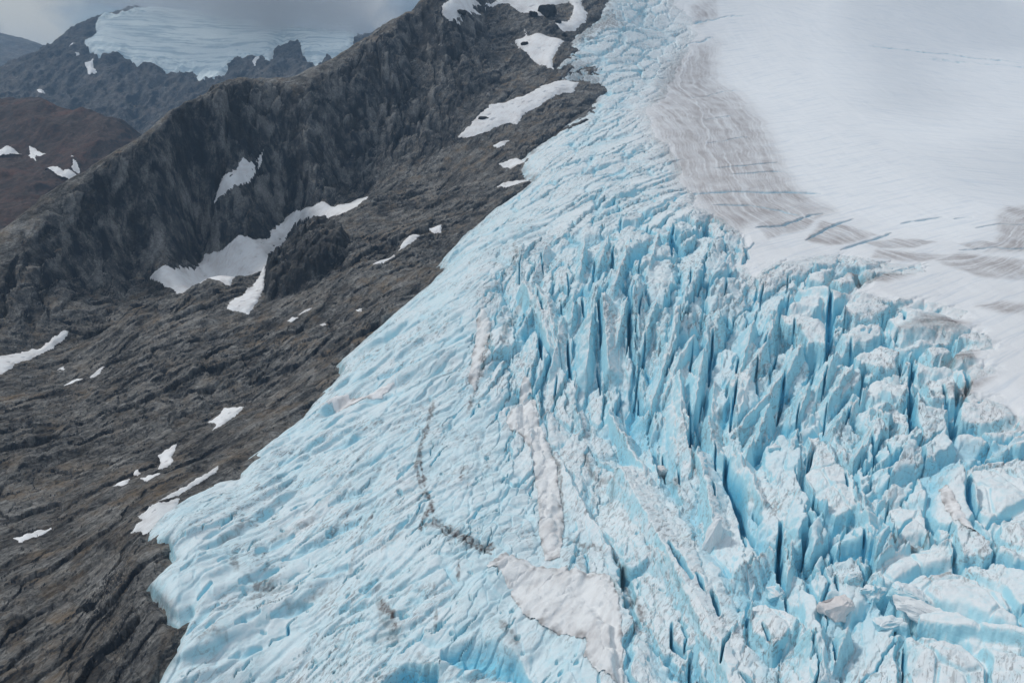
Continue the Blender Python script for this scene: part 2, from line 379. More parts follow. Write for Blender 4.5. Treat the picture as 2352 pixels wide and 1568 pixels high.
PATCHES = [
 ("625,334 582,365 569,364 558,354 551,361 542,385 515,401 511,421 500,450 493,476 513,456 538,428 571,406 590,381 619,346", 'tapering white snow patch filling the gully below the dark cliff'),
 ("846,457 820,461 790,470 765,476 745,466 720,479 690,492 660,506 635,523 615,543 590,545 555,548 535,562 520,580 470,597 430,605 400,618 345,645 370,657 405,672 420,681 440,667 455,660 500,655 530,663 570,650 600,635 622,610 625,590 612,575 640,560 660,540 680,518 710,502 745,500 775,497 800,490 825,478", 'largest white snow patch on the rock slope, long and broad with rocks showing through'),
 ("622,614 600,645 580,660 560,675 530,690 520,705 545,712 570,719 590,695 605,665", 'small snow patch hanging just below the broad end of the largest patch'),
 ("158,762 135,772 110,785 95,798 70,807 40,815 -30,830 -30,880 0,866 30,855 60,838 85,822 100,810 130,790 155,772", 'white snow strip below the cliff at the left edge of the picture'),
 ("148,893 170,886 190,885 172,892 155,896", 'tiny snow streak under the strip by the left edge'),
 ("206,879 225,868 241,861 225,875 210,881", 'thin slanting snow sliver beside the tiny streak'),
 ("133,863 148,857 148,864", 'speck of snow just below the left edge snow strip'),
 ("478,966 500,945 515,922 530,925 560,930 545,945 525,960 505,978 488,985 497,970", 'compact ragged snow patch alone in the middle of the lower rock slope'),
 ("405,1012 392,1018 375,1030 363,1042 370,1050 358,1068 380,1060 397,1048 392,1038 400,1025", 'ragged snow patch with notched sides, highest of the small cluster above the glacier tongue'),
 ("366,1077 345,1085 320,1096 340,1097 360,1086", 'flat sliver of snow below the notched patch'),
 ("297,1094 280,1103 258,1121 280,1117 295,1108", 'small wedge of snow, lowest of its cluster'),
 ("308,1085 316,1077 324,1082 314,1088", 'tiny round dot of snow between the wedge and the notched patch'),
 ("32,1240 60,1229 90,1221 118,1216 100,1226 75,1236 50,1248", 'lone elongated snow patch low on the rock near the left edge'),
 ("1014,531 985,542 998,547 1014,541", 'small triangle of snow, uppermost of three in a line above the ice edge'),
 ("962,553 940,560 918,576 913,586 935,575 957,562", 'middle snow streak of three in a line above the ice edge'),
 ("907,594 880,604 857,623 875,621 897,605", 'lowest snow streak of three in a line above the ice edge'),
 ("718,716 700,721 690,728 708,723", 'faint snow fleck right of the large dark rock knob'),
 ("660,743 672,736 684,738 670,747", 'tiny snow fleck just below the hanging patch'),
 ("735,748 746,742 750,746 740,752", 'tiny snow fleck between the rock ribs below the knob'),
 ("818,709 830,703 826,712", 'single snow speck close above the glacier edge'),
 ("1168,316 1150,319 1134,326 1142,331 1156,326", 'little snow patch under the long sloping apron'),
 ("1052,314 1076,292 1098,272 1131,248 1168,237 1204,228 1233,215 1266,199 1300,185 1330,190 1315,212 1275,225 1240,243 1205,258 1187,284 1170,280 1150,285 1120,300 1090,311 1070,315", 'long white snow apron sloping down from the glacier along the cliff foot'),
 ("1204,66 1212,88 1234,86 1288,90 1296,97 1281,121 1270,139 1270,165 1255,158 1237,150 1204,126 1191,119 1188,103 1185,93 1200,90 1208,82", 'steep white snow tongue between the rock peak and the glacier edge'),
 ("1016,-60 1030,0 1016,18 1018,37 1025,46 1036,51 1058,51 1076,42 1102,37 1087,26 1098,15 1113,7 1149,4 1168,7 1186,22 1197,29 1215,33 1230,42 1255,44 1260,30 1274,18 1288,16 1307,11 1318,27 1318,40 1303,58 1274,55 1278,66 1292,73 1318,71 1347,51 1347,33 1335,20 1335,-60", 'broad snow cap on the rock peak with dark outcrops standing out of it'),
 ("1228,407 1195,412 1165,422 1143,434 1165,430 1200,420", 'thin white snow sliver at the ice edge under a rock spur'),
 ("1205,356 1175,362 1148,376 1180,381 1204,372", 'small snow wedge where the rock meets the upper glacier edge'),
 ("362,1166 400,1138 439,1113 480,1089 500,1076 502,1082 482,1097 441,1121 402,1148", 'thin grey rib of dirty snow running along the rock just outside the glacier edge'),
 ("413,1150 380,1165 345,1180 318,1192 330,1203 300,1228 335,1222 355,1210 385,1185 405,1165", 'pinkish dirty snow patch at the ragged edge of the glacier tongue'),
]
def wobble_poly(pts, k=.002):
    pq = poly_q(P(pts)); return seg_dist(A + k * fbm(X / 25, Y / 25, 4, 261), L * QK + k * fbm(X / 25, Y / 25, 4, 262), pq)
# the knob of darker rock beside the long snow patch, and the scree under the cliff
dk = wobble_poly('770,526 700,533 652,560 628,600 604,655 612,690 655,682 722,652 790,600 806,560')
RH = RH + 16 * sstep(-.001, .010, dk) + 8 * (facets(X / 9, (Y + B) / 20, 263, 1.4)[0]) * sstep(-.002, .004, dk)
dsc = wobble_poly('640,340 575,410 500,478 420,520 330,545 180,630 60,715 -60,770 -60,810 40,770 180,690 330,640 430,585 520,525 600,470 640,420', .004)
RS = blur(RH, 9) + 1.3 * facets(X / 4, Y / 6, 265)[0] + .8 * fbm(X / 3, Y / 3, 3, 266)
w_ = sstep(-.008, .008, dsc) * .85; RH = RH * (1 - w_) + RS * w_
RB = blur(blur(RH, 6), 6); wp_ = np.zeros(RH.shape, f32)
for s_, lab in PATCHES:
    pq = poly_q(P(s_)); m = .02; bx = (A > pq[:, 0].min() - m) & (A < pq[:, 0].max() + m) & (L * QK > pq[:, 1].min() - m) & (L * QK < pq[:, 1].max() + m)
    wp_[bx] = np.maximum(wp_[bx], sstep(-.003, .002, seg_dist(A[bx], L[bx] * QK, pq)))
RH = RH * (1 - wp_) + RB * wp_
tone = np.clip(.42 + .5 * TN * cliffm + .35 * TN2 * (1 - cliffm) + .35 * fbm(X / 60, Y / 60, 3, 268) - .35 * sstep(-.002, .004, dk) + .30 * w_, 0, 1)
rockA, rockL, rockX, rockY, rockZ, rockSD = A, L, X, Y, RH, sd
o = mesh_from('mountainside', X, Y, RH, faces_all(sd < .05), M_ROCK, {'tone': tone}); tag(o, 'bare grey and brown rock mountainside falling from a dark cliffed ridge to the glacier', 'mountainside', kind='structure')
print('rock', time.time() - T0)

# ------------------------------------------------------------------ glacier
NA, NR = int(1580 * RES), int(1560 * RES)
A, L, X, Y = grid(-28, 41, 195, 3300, NA, NR)
Rr = np.exp(L)
B = BASE.z(A, L)
Q0, Q1 = A, L * QK
wq0 = Q0 + .0016 * fbm(X / 14, Y / 14, 3, 81) + .004 * fbm(X / 60, Y / 60, 2, 83); wq1 = Q1 + .0016 * fbm(X / 14, Y / 14, 3, 82) + .003 * fbm(X / 60, Y / 60, 2, 84)
sd = seg_dist(wq0, wq1, ice_poly)
# snow edge: everything right of it is the snowfield
SNOW_EDGE = P("1500,-80 1545,0 1590,50 1600,80 1570,130 1545,180 1520,225 1480,262 1500,310 1545,350 1570,390 1560,420 1600,445 1590,480 1650,500 1700,525 1715,560 1705,600 1730,625 1790,600 1850,590 1930,575 2010,600 2110,605 2130,625 2030,640 1960,668 2060,690 2160,690 2230,715 2170,735 2250,755 2270,775 2290,800 2230,800 2250,840 2290,860 2240,880 2230,910 2300,930 2352,960 2450,1000")
snow_poly = np.concatenate([poly_q(SNOW_EDGE, 6), [[math.radians(50), math.log(480) * QK], [math.radians(50), math.log(3700) * QK], [.15, math.log(3700) * QK]]])
ss = seg_dist(wq0 + .005 * fbm(X / 40, Y / 60, 3, 85), wq1 + .005 * fbm(X / 40, Y / 60, 3, 86), snow_poly)
DIRT_EDGE = P("1500,-80 1560,0 1610,40 1640,100 1640,180 1700,225 1745,285 1775,345 1800,400 1825,440 1900,480 1960,500 2040,535 2120,560 2200,560 2260,540 2300,490 2352,470 2450,460")
dirt_poly = np.concatenate([poly_q(DIRT_EDGE, 6), [[math.radians(50), math.log(3700) * QK], [.15, math.log(3700) * QK]]])
sdirt = seg_dist(wq0, wq1, dirt_poly)
print('masks', time.time() - T0)

# U, V, dU, dV, across, along, depth, sharpness
ZONES = """1450,60,10,-3,20,90,8,.3 1400,180,10,-4,16,80,8,.3 1400,300,10,-6,13,70,7,.3 1500,380,10,-4,13,60,8,.3 1300,450,10,-7,12,50,7,.4 1450,470,8,-5,15,45,11,.4
1150,550,10,-7,14,70,4,.2 1000,680,10,-7,11,50,3.8,.25 900,770,10,-7,9,42,3.8,.3 750,950,10,-6,7.5,34,3.6,.3 600,1100,10,-6,6,26,2.8,.3 500,1250,10,-6,6,24,2.4,.25 450,1350,10,-6,6,24,2.4,.25
700,1300,10,-6,4.5,18,2.8,.35 900,1150,10,-7,5,18,3.4,.4 1000,900,10,-8,7,26,5,.4 1050,1050,5,-8,5,14,3.4,.4 1100,1250,6,-6,4.5,9,3.6,.45 900,1450,10,-6,4.5,12,3.4,.45 600,1450,10,-6,5,20,2.6,.3 1250,1480,5,-5,5,8,2.4,.35
1200,640,4,-10,12,42,12,.6 1250,780,1,-10,11,36,19,.8 1400,720,2,-10,13,44,27,.85 1550,580,4,-10,16,42,17,.5 1600,780,3,-10,13,46,28,.8 1480,900,0,-10,11,40,22,.8 1580,980,-2,-10,15,58,28,.75
1750,680,5,-10,13,36,15,.6 1800,880,3,-10,15,42,26,.75 1700,1130,-3,-10,17,62,25,.65 1900,1040,3,-10,15,42,25,.7 1980,850,3,-10,18,36,24,.35 2050,660,10,-3,20,50,12,.1 1900,630,9,-5,16,40,13,.25
2200,790,10,-2,18,42,18,.1 2260,950,8,-3,18,32,20,.1 2120,1000,4,-8,16,32,21,.3 2000,1230,5,-8,13,28,15,.5 2250,1200,5,-8,18,30,10,.2 1850,1280,-1,-10,17,52,18,.55
1700,1380,-4,-8,19,64,16,.45 1560,1400,-5,-8,20,90,11,.3 1450,1150,-4,-8,10,40,11,.6 1340,1020,-2,-8,8,22,8,.5 2000,1480,2,-8,11,24,9,.4 2230,1420,8,-5,24,50,8,.1 1750,1520,-2,-8,10,28,12,.45 1500,1540,-4,-8,13,44,10,.4"""
zr = np.array(P(ZONES))
za, zl = cast(zr[:, 0], zr[:, 1], 5); zq = np.stack([za, zl * QK], 1)
a2, l2 = cast(zr[:, 0] + zr[:, 2], zr[:, 1] + zr[:, 3], 5)
x1, y1 = np.exp(zl) * np.sin(za), np.exp(zl) * np.cos(za); x2, y2 = np.exp(l2) * np.sin(a2), np.exp(l2) * np.cos(a2)
zth = np.arctan2(y2 - y1, x2 - x1)
zpar = np.concatenate([np.log(zr[:, 4:7]), zr[:, 7:8], np.cos(2 * zth)[:, None], np.sin(2 * zth)[:, None]], 1)
def zone(q0, q1):
    """interpolated crevasse pattern: across, along, depth, sharpness, direction"""
    q0 = np.asarray(q0, float); q1 = np.asarray(q1, float)
    W = 0; Sx = 0
    for k in range(len(zq)):
        d2 = (q0 - zq[k, 0]) ** 2 + (q1 - zq[k, 1]) ** 2
        w = 1 / (d2 + .0004) ** 2
        W = W + w; Sx = Sx + w[..., None] * zpar[k]
    Sx = Sx / W[..., None]
    return np.exp(Sx[..., 0]), np.exp(Sx[..., 1]), np.exp(Sx[..., 2]), Sx[..., 3], .5 * np.arctan2(Sx[..., 5], Sx[..., 4])
# on a coarse lattice, then spread to the fine one
st = 10
ia = np.arange(0, NA + st, st).clip(0, NA - 1); ir = np.arange(0, NR + st, st).clip(0, NR - 1)
def upsample(F):
    ga = np.arange(NA) / st; gr = np.arange(NR) / st
    i0 = ga.astype(int).clip(0, F.shape[0] - 2); j0 = gr.astype(int).clip(0, F.shape[1] - 2)
    fa = (ga - i0).astype(f32)[:, None]; fr = (gr - j0).astype(f32)[None]
    F = F.astype(f32)
    r = F[i0] * (1 - fa) + F[i0 + 1] * fa
    return r[:, j0] * (1 - fr) + r[:, j0 + 1] * fr
zw, zlen, zd, zs, zt = zone(Q0[np.ix_(ia, ir)], Q1[np.ix_(ia, ir)])
ZD = upsample(zd); ZS = upsample(zs); ZW = upsample(zw); CT = upsample(np.cos(2 * zt)); STt = upsample(np.sin(2 * zt)); TH = .5 * np.arctan2(STt, CT)
print('zones', time.time() - T0)

def seeds(scale, n, sgn):
    """scattered block centres with spacing that follows the zone pattern"""
    out = []
    n = int(n * 1.12); a = rng.uniform(math.radians(-28), math.radians(41), n); l = rng.uniform(math.log(195), math.log(2700), n)
    w, ln, d, s, th = zone(a, l * QK)
    area = w * ln * scale * scale * .6
    dens = np.exp(2 * l)              # area of one sample cell grows with range squared
    cell = dens * math.radians(69) * math.log(2700 / 195) / n
    keep = rng.random(n) < np.minimum(1, cell / area)
    a, l, th = a[keep], l[keep], th[keep] % math.pi; s = s[keep]; w = w[keep] * scale * np.exp(rng.normal(0, .28, keep.sum())); ln = ln[keep] * scale * (1 + .55 * s) * np.exp(rng.normal(0, .25, keep.sum()))
    x, y = np.exp(l) * np.sin(a), np.exp(l) * np.cos(a)
    # thin out the crowded ones
    ok = np.ones(len(a), bool); order = rng.permutation(len(a)); c, s_ = np.cos(th), np.sin(th)
    for i in order:
        if not ok[i]: continue
        dx = x - x[i]; dy = y - y[i]; u = (dx * c[i] + dy * s_[i]) / ln[i]; v = (-dx * s_[i] + dy * c[i]) / w[i]
        near = (u * u + v * v < .40) & ok; near[i] = False
        ok[near] = False
    return x[ok], y[ok], a[ok], l[ok], w[ok], ln[ok], th[ok] + rng.normal(0, .10, ok.sum())
def cells(scale, n, warp, seed):
    sx, sy, sa, sl, sw, sln, sth = seeds(scale, n, 1)
    print('seeds', len(sx), time.time() - T0)
    wx = (X + warp * ZW * scale * fbm(X / (1.1 * scale * 9), Y / (1.1 * scale * 9), 3, seed)).astype(f32); wy = (Y + warp * ZW * scale * fbm(X / (1.1 * scale * 9), Y / (1.1 * scale * 9), 3, seed + 7)).astype(f32)
    F1 = np.full(X.shape, 9, f32); F2 = np.full(X.shape, 9, f32); ID = np.zeros(X.shape, np.int32); AC = np.zeros(X.shape, f32); AL = np.zeros(X.shape, f32)
    da = float(A[1, 0] - A[0, 0]); dl = float(L[0, 1] - L[0, 0]); a0 = float(A[0, 0]); l0 = float(L[0, 0])
    for k in range(len(sx)):
        rr = math.exp(sl[k]); c, s = math.cos(sth[k]), math.sin(sth[k])
        # half extents of the search window, along bearing and range
        ex = 1.35 * (abs(c) * sln[k] + abs(s) * sw[k]) + sw[k]; ey = 1.35 * (abs(s) * sln[k] + abs(c) * sw[k]) + sw[k]
        i0 = max(0, int((sa[k] - ex / rr - a0) / da)); i1 = min(NA, int((sa[k] + ex / rr - a0) / da) + 2)
        j0 = max(0, int((sl[k] - ey / rr - l0) / dl)); j1 = min(NR, int((sl[k] + ey / rr - l0) / dl) + 2)
        if i1 <= i0 or j1 <= j0: continue
        sx_ = slice(i0, i1), slice(j0, j1)
        dx = wx[sx_] - f32(sx[k]); dy = wy[sx_] - f32(sy[k])
        u = (dx * f32(c) + dy * f32(s)) / f32(sln[k]); v = (-dx * f32(s) + dy * f32(c)) / f32(sw[k])
        d = np.sqrt(u * u + v * v)
        f1 = F1[sx_]; b = d < f1
        F2[sx_] = np.where(b, f1, np.minimum(F2[sx_], d))
        F1[sx_] = np.where(b, d, f1); ID[sx_] = np.where(b, k, ID[sx_]); AC[sx_] = np.where(b, v, AC[sx_]); AL[sx_] = np.where(b, u, AL[sx_])
    G = np.clip(F2 - F1, 0, 1.2)
    return G, ID, AC, AL, len(sx)
D = ZD * np.clip(.8 + .9 * fbm(X / 70, Y / 70, 3, 121), .3, 1.5)
def slabs(scale, n, warp, seed, D, blunt):
    G, ID, AC, AL, ns = cells(scale, n, warp, seed)
    h1 = rng.random(ns).astype(f32); h2 = np.where(rng.random(ns) < .5, 1, -1).astype(f32); h3 = rng.random(ns).astype(f32); h4 = rng.normal(0, 1, ns).astype(f32)
    gw = (.07 + .22 * h3[ID] ** 2) * (1 + .5 * blunt)
    flat = sstep(0, 1, G / gw); blade = np.clip(G, 0, 1) ** .8
    prof = flat * (1 - ZS * .8) + ZS * .8 * (blade * .55 + flat * .45)
    ramp = 1 + (ZS * .75 + .15) * h2[ID] * np.clip(AC, -.6, .6) * 1.3 + .30 * h4[ID] * np.clip(AL, -.6, .6)
    return prof * D * ramp * (.62 + .75 * h1[ID]) - D * .9, prof
s0, p0 = slabs(2.3, 24000, .22, 91, D * .5, .4)
s1, p1 = slabs(1.0, 60000, .32, 101, D * .66, 0)
sm = 1 - sstep(4.2, 8, ZD)                      # smooth margin ice
D2 = np.clip(D * .15, .25, 2.8) * (1 - .65 * sm)
s2, p2 = slabs(.33, 260000, .40, 131, D2, .6)
prof = np.minimum(.35 + .65 * p0, p1)
def ledges(th, seed):
    """shingled ledges: long gentle backs, short steep fronts turned down the slope"""
    lu = X * math.cos(th) + Y * math.sin(th); lv = -X * math.sin(th) + Y * math.cos(th); lw = lv + 5 * fbm(X / 50, Y / 50, 3, 143)
    def steps(sp, ln, sd_, steep=.25):
        t = lw / sp + 1.0 * fbm(lu / ln, lv / (sp * 4), 3, sd_); fr = t - np.floor(t)
        up = np.where(fr < steep, fr / steep, (1 - fr) / (1 - steep)); up = up * up * (3 - 2 * up)
        return (up - .5) * np.clip(.2 + 1.9 * fbm(lu / (ln * .8), lv / (sp * 2.5), 3, sd_ + 5), 0, 1.15)
    return 7.5 * steps(31, 150, seed, .3) + 4.4 * steps(12.5, 75, seed + 10, .24) + .9 * steps(4.5, 30, seed + 20)
swell = 0; wsum = 0
for k in (8, 9, 10, 13):
    th = float(zone(np.array([zq[k, 0]]), np.array([zq[k, 1]]))[4][0]) % math.pi
    w_ = 1 / (((Q0 - zq[k, 0]) ** 2 + (Q1 - zq[k, 1]) ** 2) + .0015) ** 2
    swell = swell + w_ * ledges(th, 145); wsum = wsum + w_
swell = swell / wsum + 1.6 * fbm(X / 18, Y / 26, 4, 175)
lump = sstep(1.9, 2.1, ZD) * sm
fine = .8 * fbm(X / 4, Y / 4, 4, 141) + .9 * (ridged(X / 9, Y / 9, 4, 151) - .5)
rough = np.exp(-(((Q0 - zq[16, 0]) / .16) ** 2 + ((Q1 - zq[17, 1]) / .14) ** 2))      # churned lower centre
fine = fine + rough * (2.4 * (ridged(X / 13, Y / 13, 4, 185) - .5) + 1.6 * (np.abs(noise(X / 5, Y / 5, 187)) - .3))
serac = s0 * (1 - .2 * sm) + s1 * (1 - .68 * sm) + s2 * (1 - .75 * sm) * (.35 + .65 * np.clip(ZS * 1.6, 0, 1)) + 1.15 * swell * sm + (.45 + .55 * np.clip(ZS * 1.6, 0, 1)) * (1 - .5 * sm) * fine * np.clip(.30 + D / 16, 0, 1.2)
# melt holes in the lower ice
for k in range(170):
    u_ = rng.uniform(560, 1560); v_ = rng.uniform(1020, 1600)
    pa, pl = cast(u_, v_, 5); pa = float(pa[0]); pl = float(pl[0]); r_ = rng.uniform(.5, 1.9) * (1.5 if rng.random() < .12 else 1)
    px_, py_ = math.exp(pl) * math.sin(pa), math.exp(pl) * math.cos(pa)
    i0 = int((pa - 12 / math.exp(pl) - A[0, 0]) / (A[1, 0] - A[0, 0])); i1 = int((pa + 12 / math.exp(pl) - A[0, 0]) / (A[1, 0] - A[0, 0])) + 1
    j0 = int((pl - 12 / math.exp(pl) - L[0, 0]) / (L[0, 1] - L[0, 0])); j1 = int((pl + 12 / math.exp(pl) - L[0, 0]) / (L[0, 1] - L[0, 0])) + 1
    w_ = slice(max(i0, 0), max(i1, 0)), slice(max(j0, 0), max(j1, 0)); th_ = rng.uniform(0, 3.14)
    dx = X[w_] - px_; dy = Y[w_] - py_; e_ = np.hypot(dx * math.cos(th_) + dy * math.sin(th_), 1.6 * (-dx * math.sin(th_) + dy * math.cos(th_)))
    serac[w_] = serac[w_] - r_ * 1.6 * (1 - sstep(.45, 1.1, e_ / r_))
print('seracs', time.time() - T0)

def window(pq, m):
    i = np.nonzero((A[:, 0] > pq[:, 0].min() - m) & (A[:, 0] < pq[:, 0].max() + m))[0]; j = np.nonzero((L[0] * QK > pq[:, 1].min() - m) & (L[0] * QK < pq[:, 1].max() + m))[0]
    return slice(i[0], i[-1] + 1), slice(j[0], j[-1] + 1)
def frame(s_, ox, oy, k): return [(ox + k * x, oy + k * y) for x, y in P(s_)]
wxm = X + 1.6 * fbm(X / 9, Y / 9, 4, 221); wym = Y + 1.6 * fbm(X / 9, Y / 9, 4, 222)
FA = (918.8, 344.5, .5); FB = (1493, 994, .3662); FC = (1493, 459.4, .3662)
FINS = [(FA, l) for l in """935,690 945,760 958,900|13|-1 880,770 872,850 862,1000|11|1 620,620 680,700 715,880|8|-1 800,670 792,760|9|1 1045,700 1015,810 995,880|10|1 1285,795 1245,900 1190,1060 1150,1180|9|1
1355,865 1285,960 1225,1110|10|1 1400,940 1372,1030 1362,1150|11|1 1280,1045 1292,1180 1335,1270|12|1 1625,800 1570,1000 1540,1100|9|1 1680,905 1610,1000 1565,1190|10|1 1765,1035 1695,1120 1565,1260|9|1 1695,1185 1650,1300|8|1
1440,1085 1432,1200|9|-1 1412,1245 1445,1370|10|-1 1925,1310 1905,1440|11|1 670,440 640,520 600,600|8|-1 850,420 830,540|7|1 960,400 920,500|8|1 1060,400 1020,520 990,600|7|1 1190,380 1150,520|7|1
560,420 540,560|6|-1 740,780 720,900 690,1000|8|-1 1180,700 1140,800 1120,880|8|1 1470,740 1430,860|8|1 1740,720 1700,840|9|1 1850,900 1780,1020|9|1 1990,960 1930,1080|9|1 2080,1010 1990,1120|10|1 2140,1090 2080,1180|9|1
960,1200 1040,1330 1150,1500|7|-1 800,1150 840,1260|5|1 1880,1080 1840,1180|8|1 2060,1180 2000,1260|7|1 1620,1330 1560,1460|7|1 2180,1290 2100,1400|8|1""".replace(chr(10), ' ').replace('|1 ', '|1;').replace('|-1 ', '|-1;').split(';')]
FINS += [(FB, l) for l in """440,140 560,170 640,280 700,420|9|-1 1020,20 1050,130 1120,240|10|1 560,830 620,780 800,700|7|1 640,1060 720,1030 930,1120|7|1 1040,1200 1010,1330|6|1 1230,250 1330,420 1400,560|7|-1
40,740 220,900 420,1200 470,1320|8|1 870,880 900,620 860,520|6|1 540,1180 480,1330|6|1 1240,1220 1180,1360|6|1 1480,480 1700,460 1780,620|6|1""".replace(chr(10), ' ').replace('|1 ', '|1;').replace('|-1 ', '|-1;').split(';')]
FINS += [((0, 0, 1), l) for l in ('1425,1085 1470,1165 1530,1270 1600,1380 1660,1490 1690,1600|10|-1|.42', '1290,1050 1330,1130 1400,1240|5|1|.5', '1600,1040 1622,1110 1640,1200|9|-1|.7', '1560,930 1575,1000 1588,1060|11|1|.7', '1200,650 1240,700 1262,790|8|-1|.7', '1380,690 1392,760 1398,850|13|-1|.9')]
for fr_, l in FINS:
    pts, lift, side_ = l.split('|')[:3]; gentle = float((l.split('|') + ['1'])[3]); lift = float(lift) * 1.0; side_ = float(side_)
    pq = poly_q(frame(pts, *fr_), 12); w_ = window(pq, .05)
    px_ = np.exp(pq[:, 1] / QK) * np.sin(pq[:, 0]); py_ = np.exp(pq[:, 1] / QK) * np.cos(pq[:, 0]); pm = np.stack([px_, py_], 1)
    x_, y_ = wxm[w_], wym[w_]; dm = seg_dist(x_, y_, pm, False)
    # which side of the crest
    tx, ty = pm[-1] - pm[0]; sgn = np.sign(tx * (y_ - pm[0, 1]) - ty * (x_ - pm[0, 0])) * np.sign(-ty if abs(ty) > abs(tx) else tx) * side_
    slope = np.where(sgn > 0, 3.6, 1.35) * gentle
    tt = ((x_ - pm[0, 0]) * tx + (y_ - pm[0, 1]) * ty) / (tx * tx + ty * ty)
    jag = gentle * 2.6 * noise(tt * 7 + lift, dm * 0 + lift, 225) + 1.2 * noise(tt * 19, dm * 0 + lift, 226)
    hf = lift * (1 - .25 * np.clip(tt, 0, 1)) + jag - slope * dm + .5 * s2[w_]
    serac[w_] = np.maximum(serac[w_], hf); prof[w_] = np.where(hf > -4, np.maximum(prof[w_], np.clip((hf + 10) / 14, 0, 1)), prof[w_])
BLOCKS = """950,490 1070,488 1250,495 1200,560 1060,600 940,560|5 880,580 960,555 1070,570 1080,600 1000,640 860,660|5 820,680 940,665 1060,680 1100,740 1110,860 1000,830 930,750 850,740|6
1290,880 1380,870 1500,865 1560,900 1550,970 1450,1000 1290,930|6 1390,1100 1480,1075 1630,1080 1650,1140 1560,1200 1460,1160 1340,1180|6 1740,1090 1900,1075 1940,1120 1940,1180 1830,1190 1770,1200|5 1870,880 1950,855 2110,890 2110,920 1960,945 1850,930|4
1730,870 1800,840 1900,845 1860,910 1800,930|4 1960,1220 2100,1205 2230,1230 2280,1275 2050,1310 1960,1290|4 1200,810 1300,740 1470,710 1450,800 1280,860|5 1500,690 1600,600 2050,700 1800,722 1600,760|4 1940,790 2180,770 2200,800 1940,815|3
1440,1290 1560,1250 1620,1290 1620,1350 1500,1330|6 980,420 1050,400 1180,400 1180,440 1000,450|4 1230,600 1400,580 1510,590 1480,640 1300,650 1230,640|4 1160,440 1240,395 1310,390 1290,450 1200,470|4 640,180 700,130 760,160 900,190 840,250 700,280|3"""
import re
BLOCKS2 = '''1480,470 1700,455 1770,620 1560,690|4 1380,860 1600,700 1870,680 1910,800 1700,880 1500,960|3 1500,1000 1700,870 1900,830 2200,1000 2340,1200 2100,1180 1700,1100|3 1600,1260 1850,1250 2000,1350 2100,1450 2090,1600 1600,1600|4
2000,220 2200,200 2400,300 2400,470 2200,560 2050,420|3 2200,560 2400,450 2400,740 2200,640|3 1680,1100 1850,1100 2130,1190 2400,1230 2400,1280 1900,1230 1680,1170|6 1000,20 1060,10 1180,200 1260,260 1300,470 1160,520 1040,400 980,300|5 640,1060 720,1030 930,1120 900,1200 780,1330 640,1250|4'''
for pts, lift in re.findall(r'((?:\d+,\d+ )+\d+,\d+)\|(\d+)', BLOCKS2.replace(chr(10), ' ')):
    lift = float(lift); pq = poly_q(frame(pts, *FB), 8); w_ = window(pq, .03)
    d = seg_dist(Q0[w_] + .0055 * fbm(X[w_] / 12, Y[w_] / 12, 4, 235), Q1[w_] + .0040 * fbm(X[w_] / 12, Y[w_] / 12, 4, 236), pq)
    ins = sstep(-.0006, .0012, d); top_ = lift - 3 + 3.6 * sstep(0, .022, d) + 1.8 * noise(X[w_] / 22, Y[w_] / 22, 237) + .55 * fbm(X[w_] / 5, Y[w_] / 5, 4, 238) + .25 * s2[w_] - 1.4 * (1 - sstep(0, .12, facets(X[w_] / 15, Y[w_] / 22, 239)[1]))
    moat = (1 - sstep(.0, .005, np.abs(d + .0045))) * 4
    serac[w_] = (serac[w_] - moat) * (1 - ins) + top_ * ins; prof[w_] = np.maximum(prof[w_], ins)
for pts, lift in re.findall(r'((?:\d+,\d+ )+\d+,\d+)\|(\d+)', BLOCKS.replace(chr(10), ' ')):
    lift = float(lift) * .75; pq = poly_q(frame(pts, *FC), 14); w_ = window(pq, .03)
    d = seg_dist(Q0[w_] + .0060 * fbm(X[w_] / 14, Y[w_] / 14, 4, 231), Q1[w_] + .0045 * fbm(X[w_] / 12, Y[w_] / 12, 4, 232), pq)
    ins = sstep(-.0006, .0010, d); top_ = lift + 3.0 * noise(X[w_] / 18, Y[w_] / 18, 233) + 1.3 * fbm(X[w_] / 6, Y[w_] / 6, 3, 234) + .25 * s2[w_] - 1.6 * (1 - sstep(0, .008, d))
    moat = (1 - sstep(.0, .006, np.abs(d + .0055))) * 7
    serac[w_] = (serac[w_] - moat) * (1 - ins) + top_ * ins; prof[w_] = np.maximum(prof[w_], ins)

# thin crevasses that follow the ledges
crev = np.zeros(X.shape, f32)
for k in range(150):
    u_, v_ = rng.uniform(420, 1330), rng.uniform(480, 1600); pa, pl = cast(u_, v_, 5)
    if seg_dist(pa, pl * QK, ice_poly)[0] < .012: continue
    th_ = float(zone(pa, pl * QK)[4][0]) + rng.normal(0, .14); R_ = math.exp(float(pl[0])); ln_ = rng.uniform(8, 34) * (R_ / 500); wd_ = rng.uniform(.35, 1.1) * (R_ / 500); dp_ = rng.uniform(2, 5)
    cx_, cy_ = R_ * math.sin(float(pa[0])), R_ * math.cos(float(pa[0])); e_ = np.array([math.cos(th_), math.sin(th_)])
    c_ = np.array([[cx_, cy_]]) + np.outer(np.linspace(-1, 1, 5) * ln_ / 2, e_) + rng.normal(0, .05 * ln_, (5, 2)); ca_, cl2_ = azr(c_[:, 0], c_[:, 1]); w_ = window(np.stack([ca_, cl2_ * QK], 1), .012)
    dd = seg_dist(X[w_] + 1.2 * fbm(X[w_] / 6, Y[w_] / 6, 3, 241), Y[w_] + 1.2 * fbm(X[w_] / 6, Y[w_] / 6, 3, 242), c_, False); tp_ = np.clip(1 - (np.hypot(X[w_] - cx_, Y[w_] - cy_) / (ln_ * .52)) ** 2, 0, 1)
    crev[w_] = np.maximum(crev[w_], dp_ * (1 - sstep(.2, 1.0, dd / (wd_ * tp_ + 1e-4))) * (tp_ > 0))
serac = serac - crev
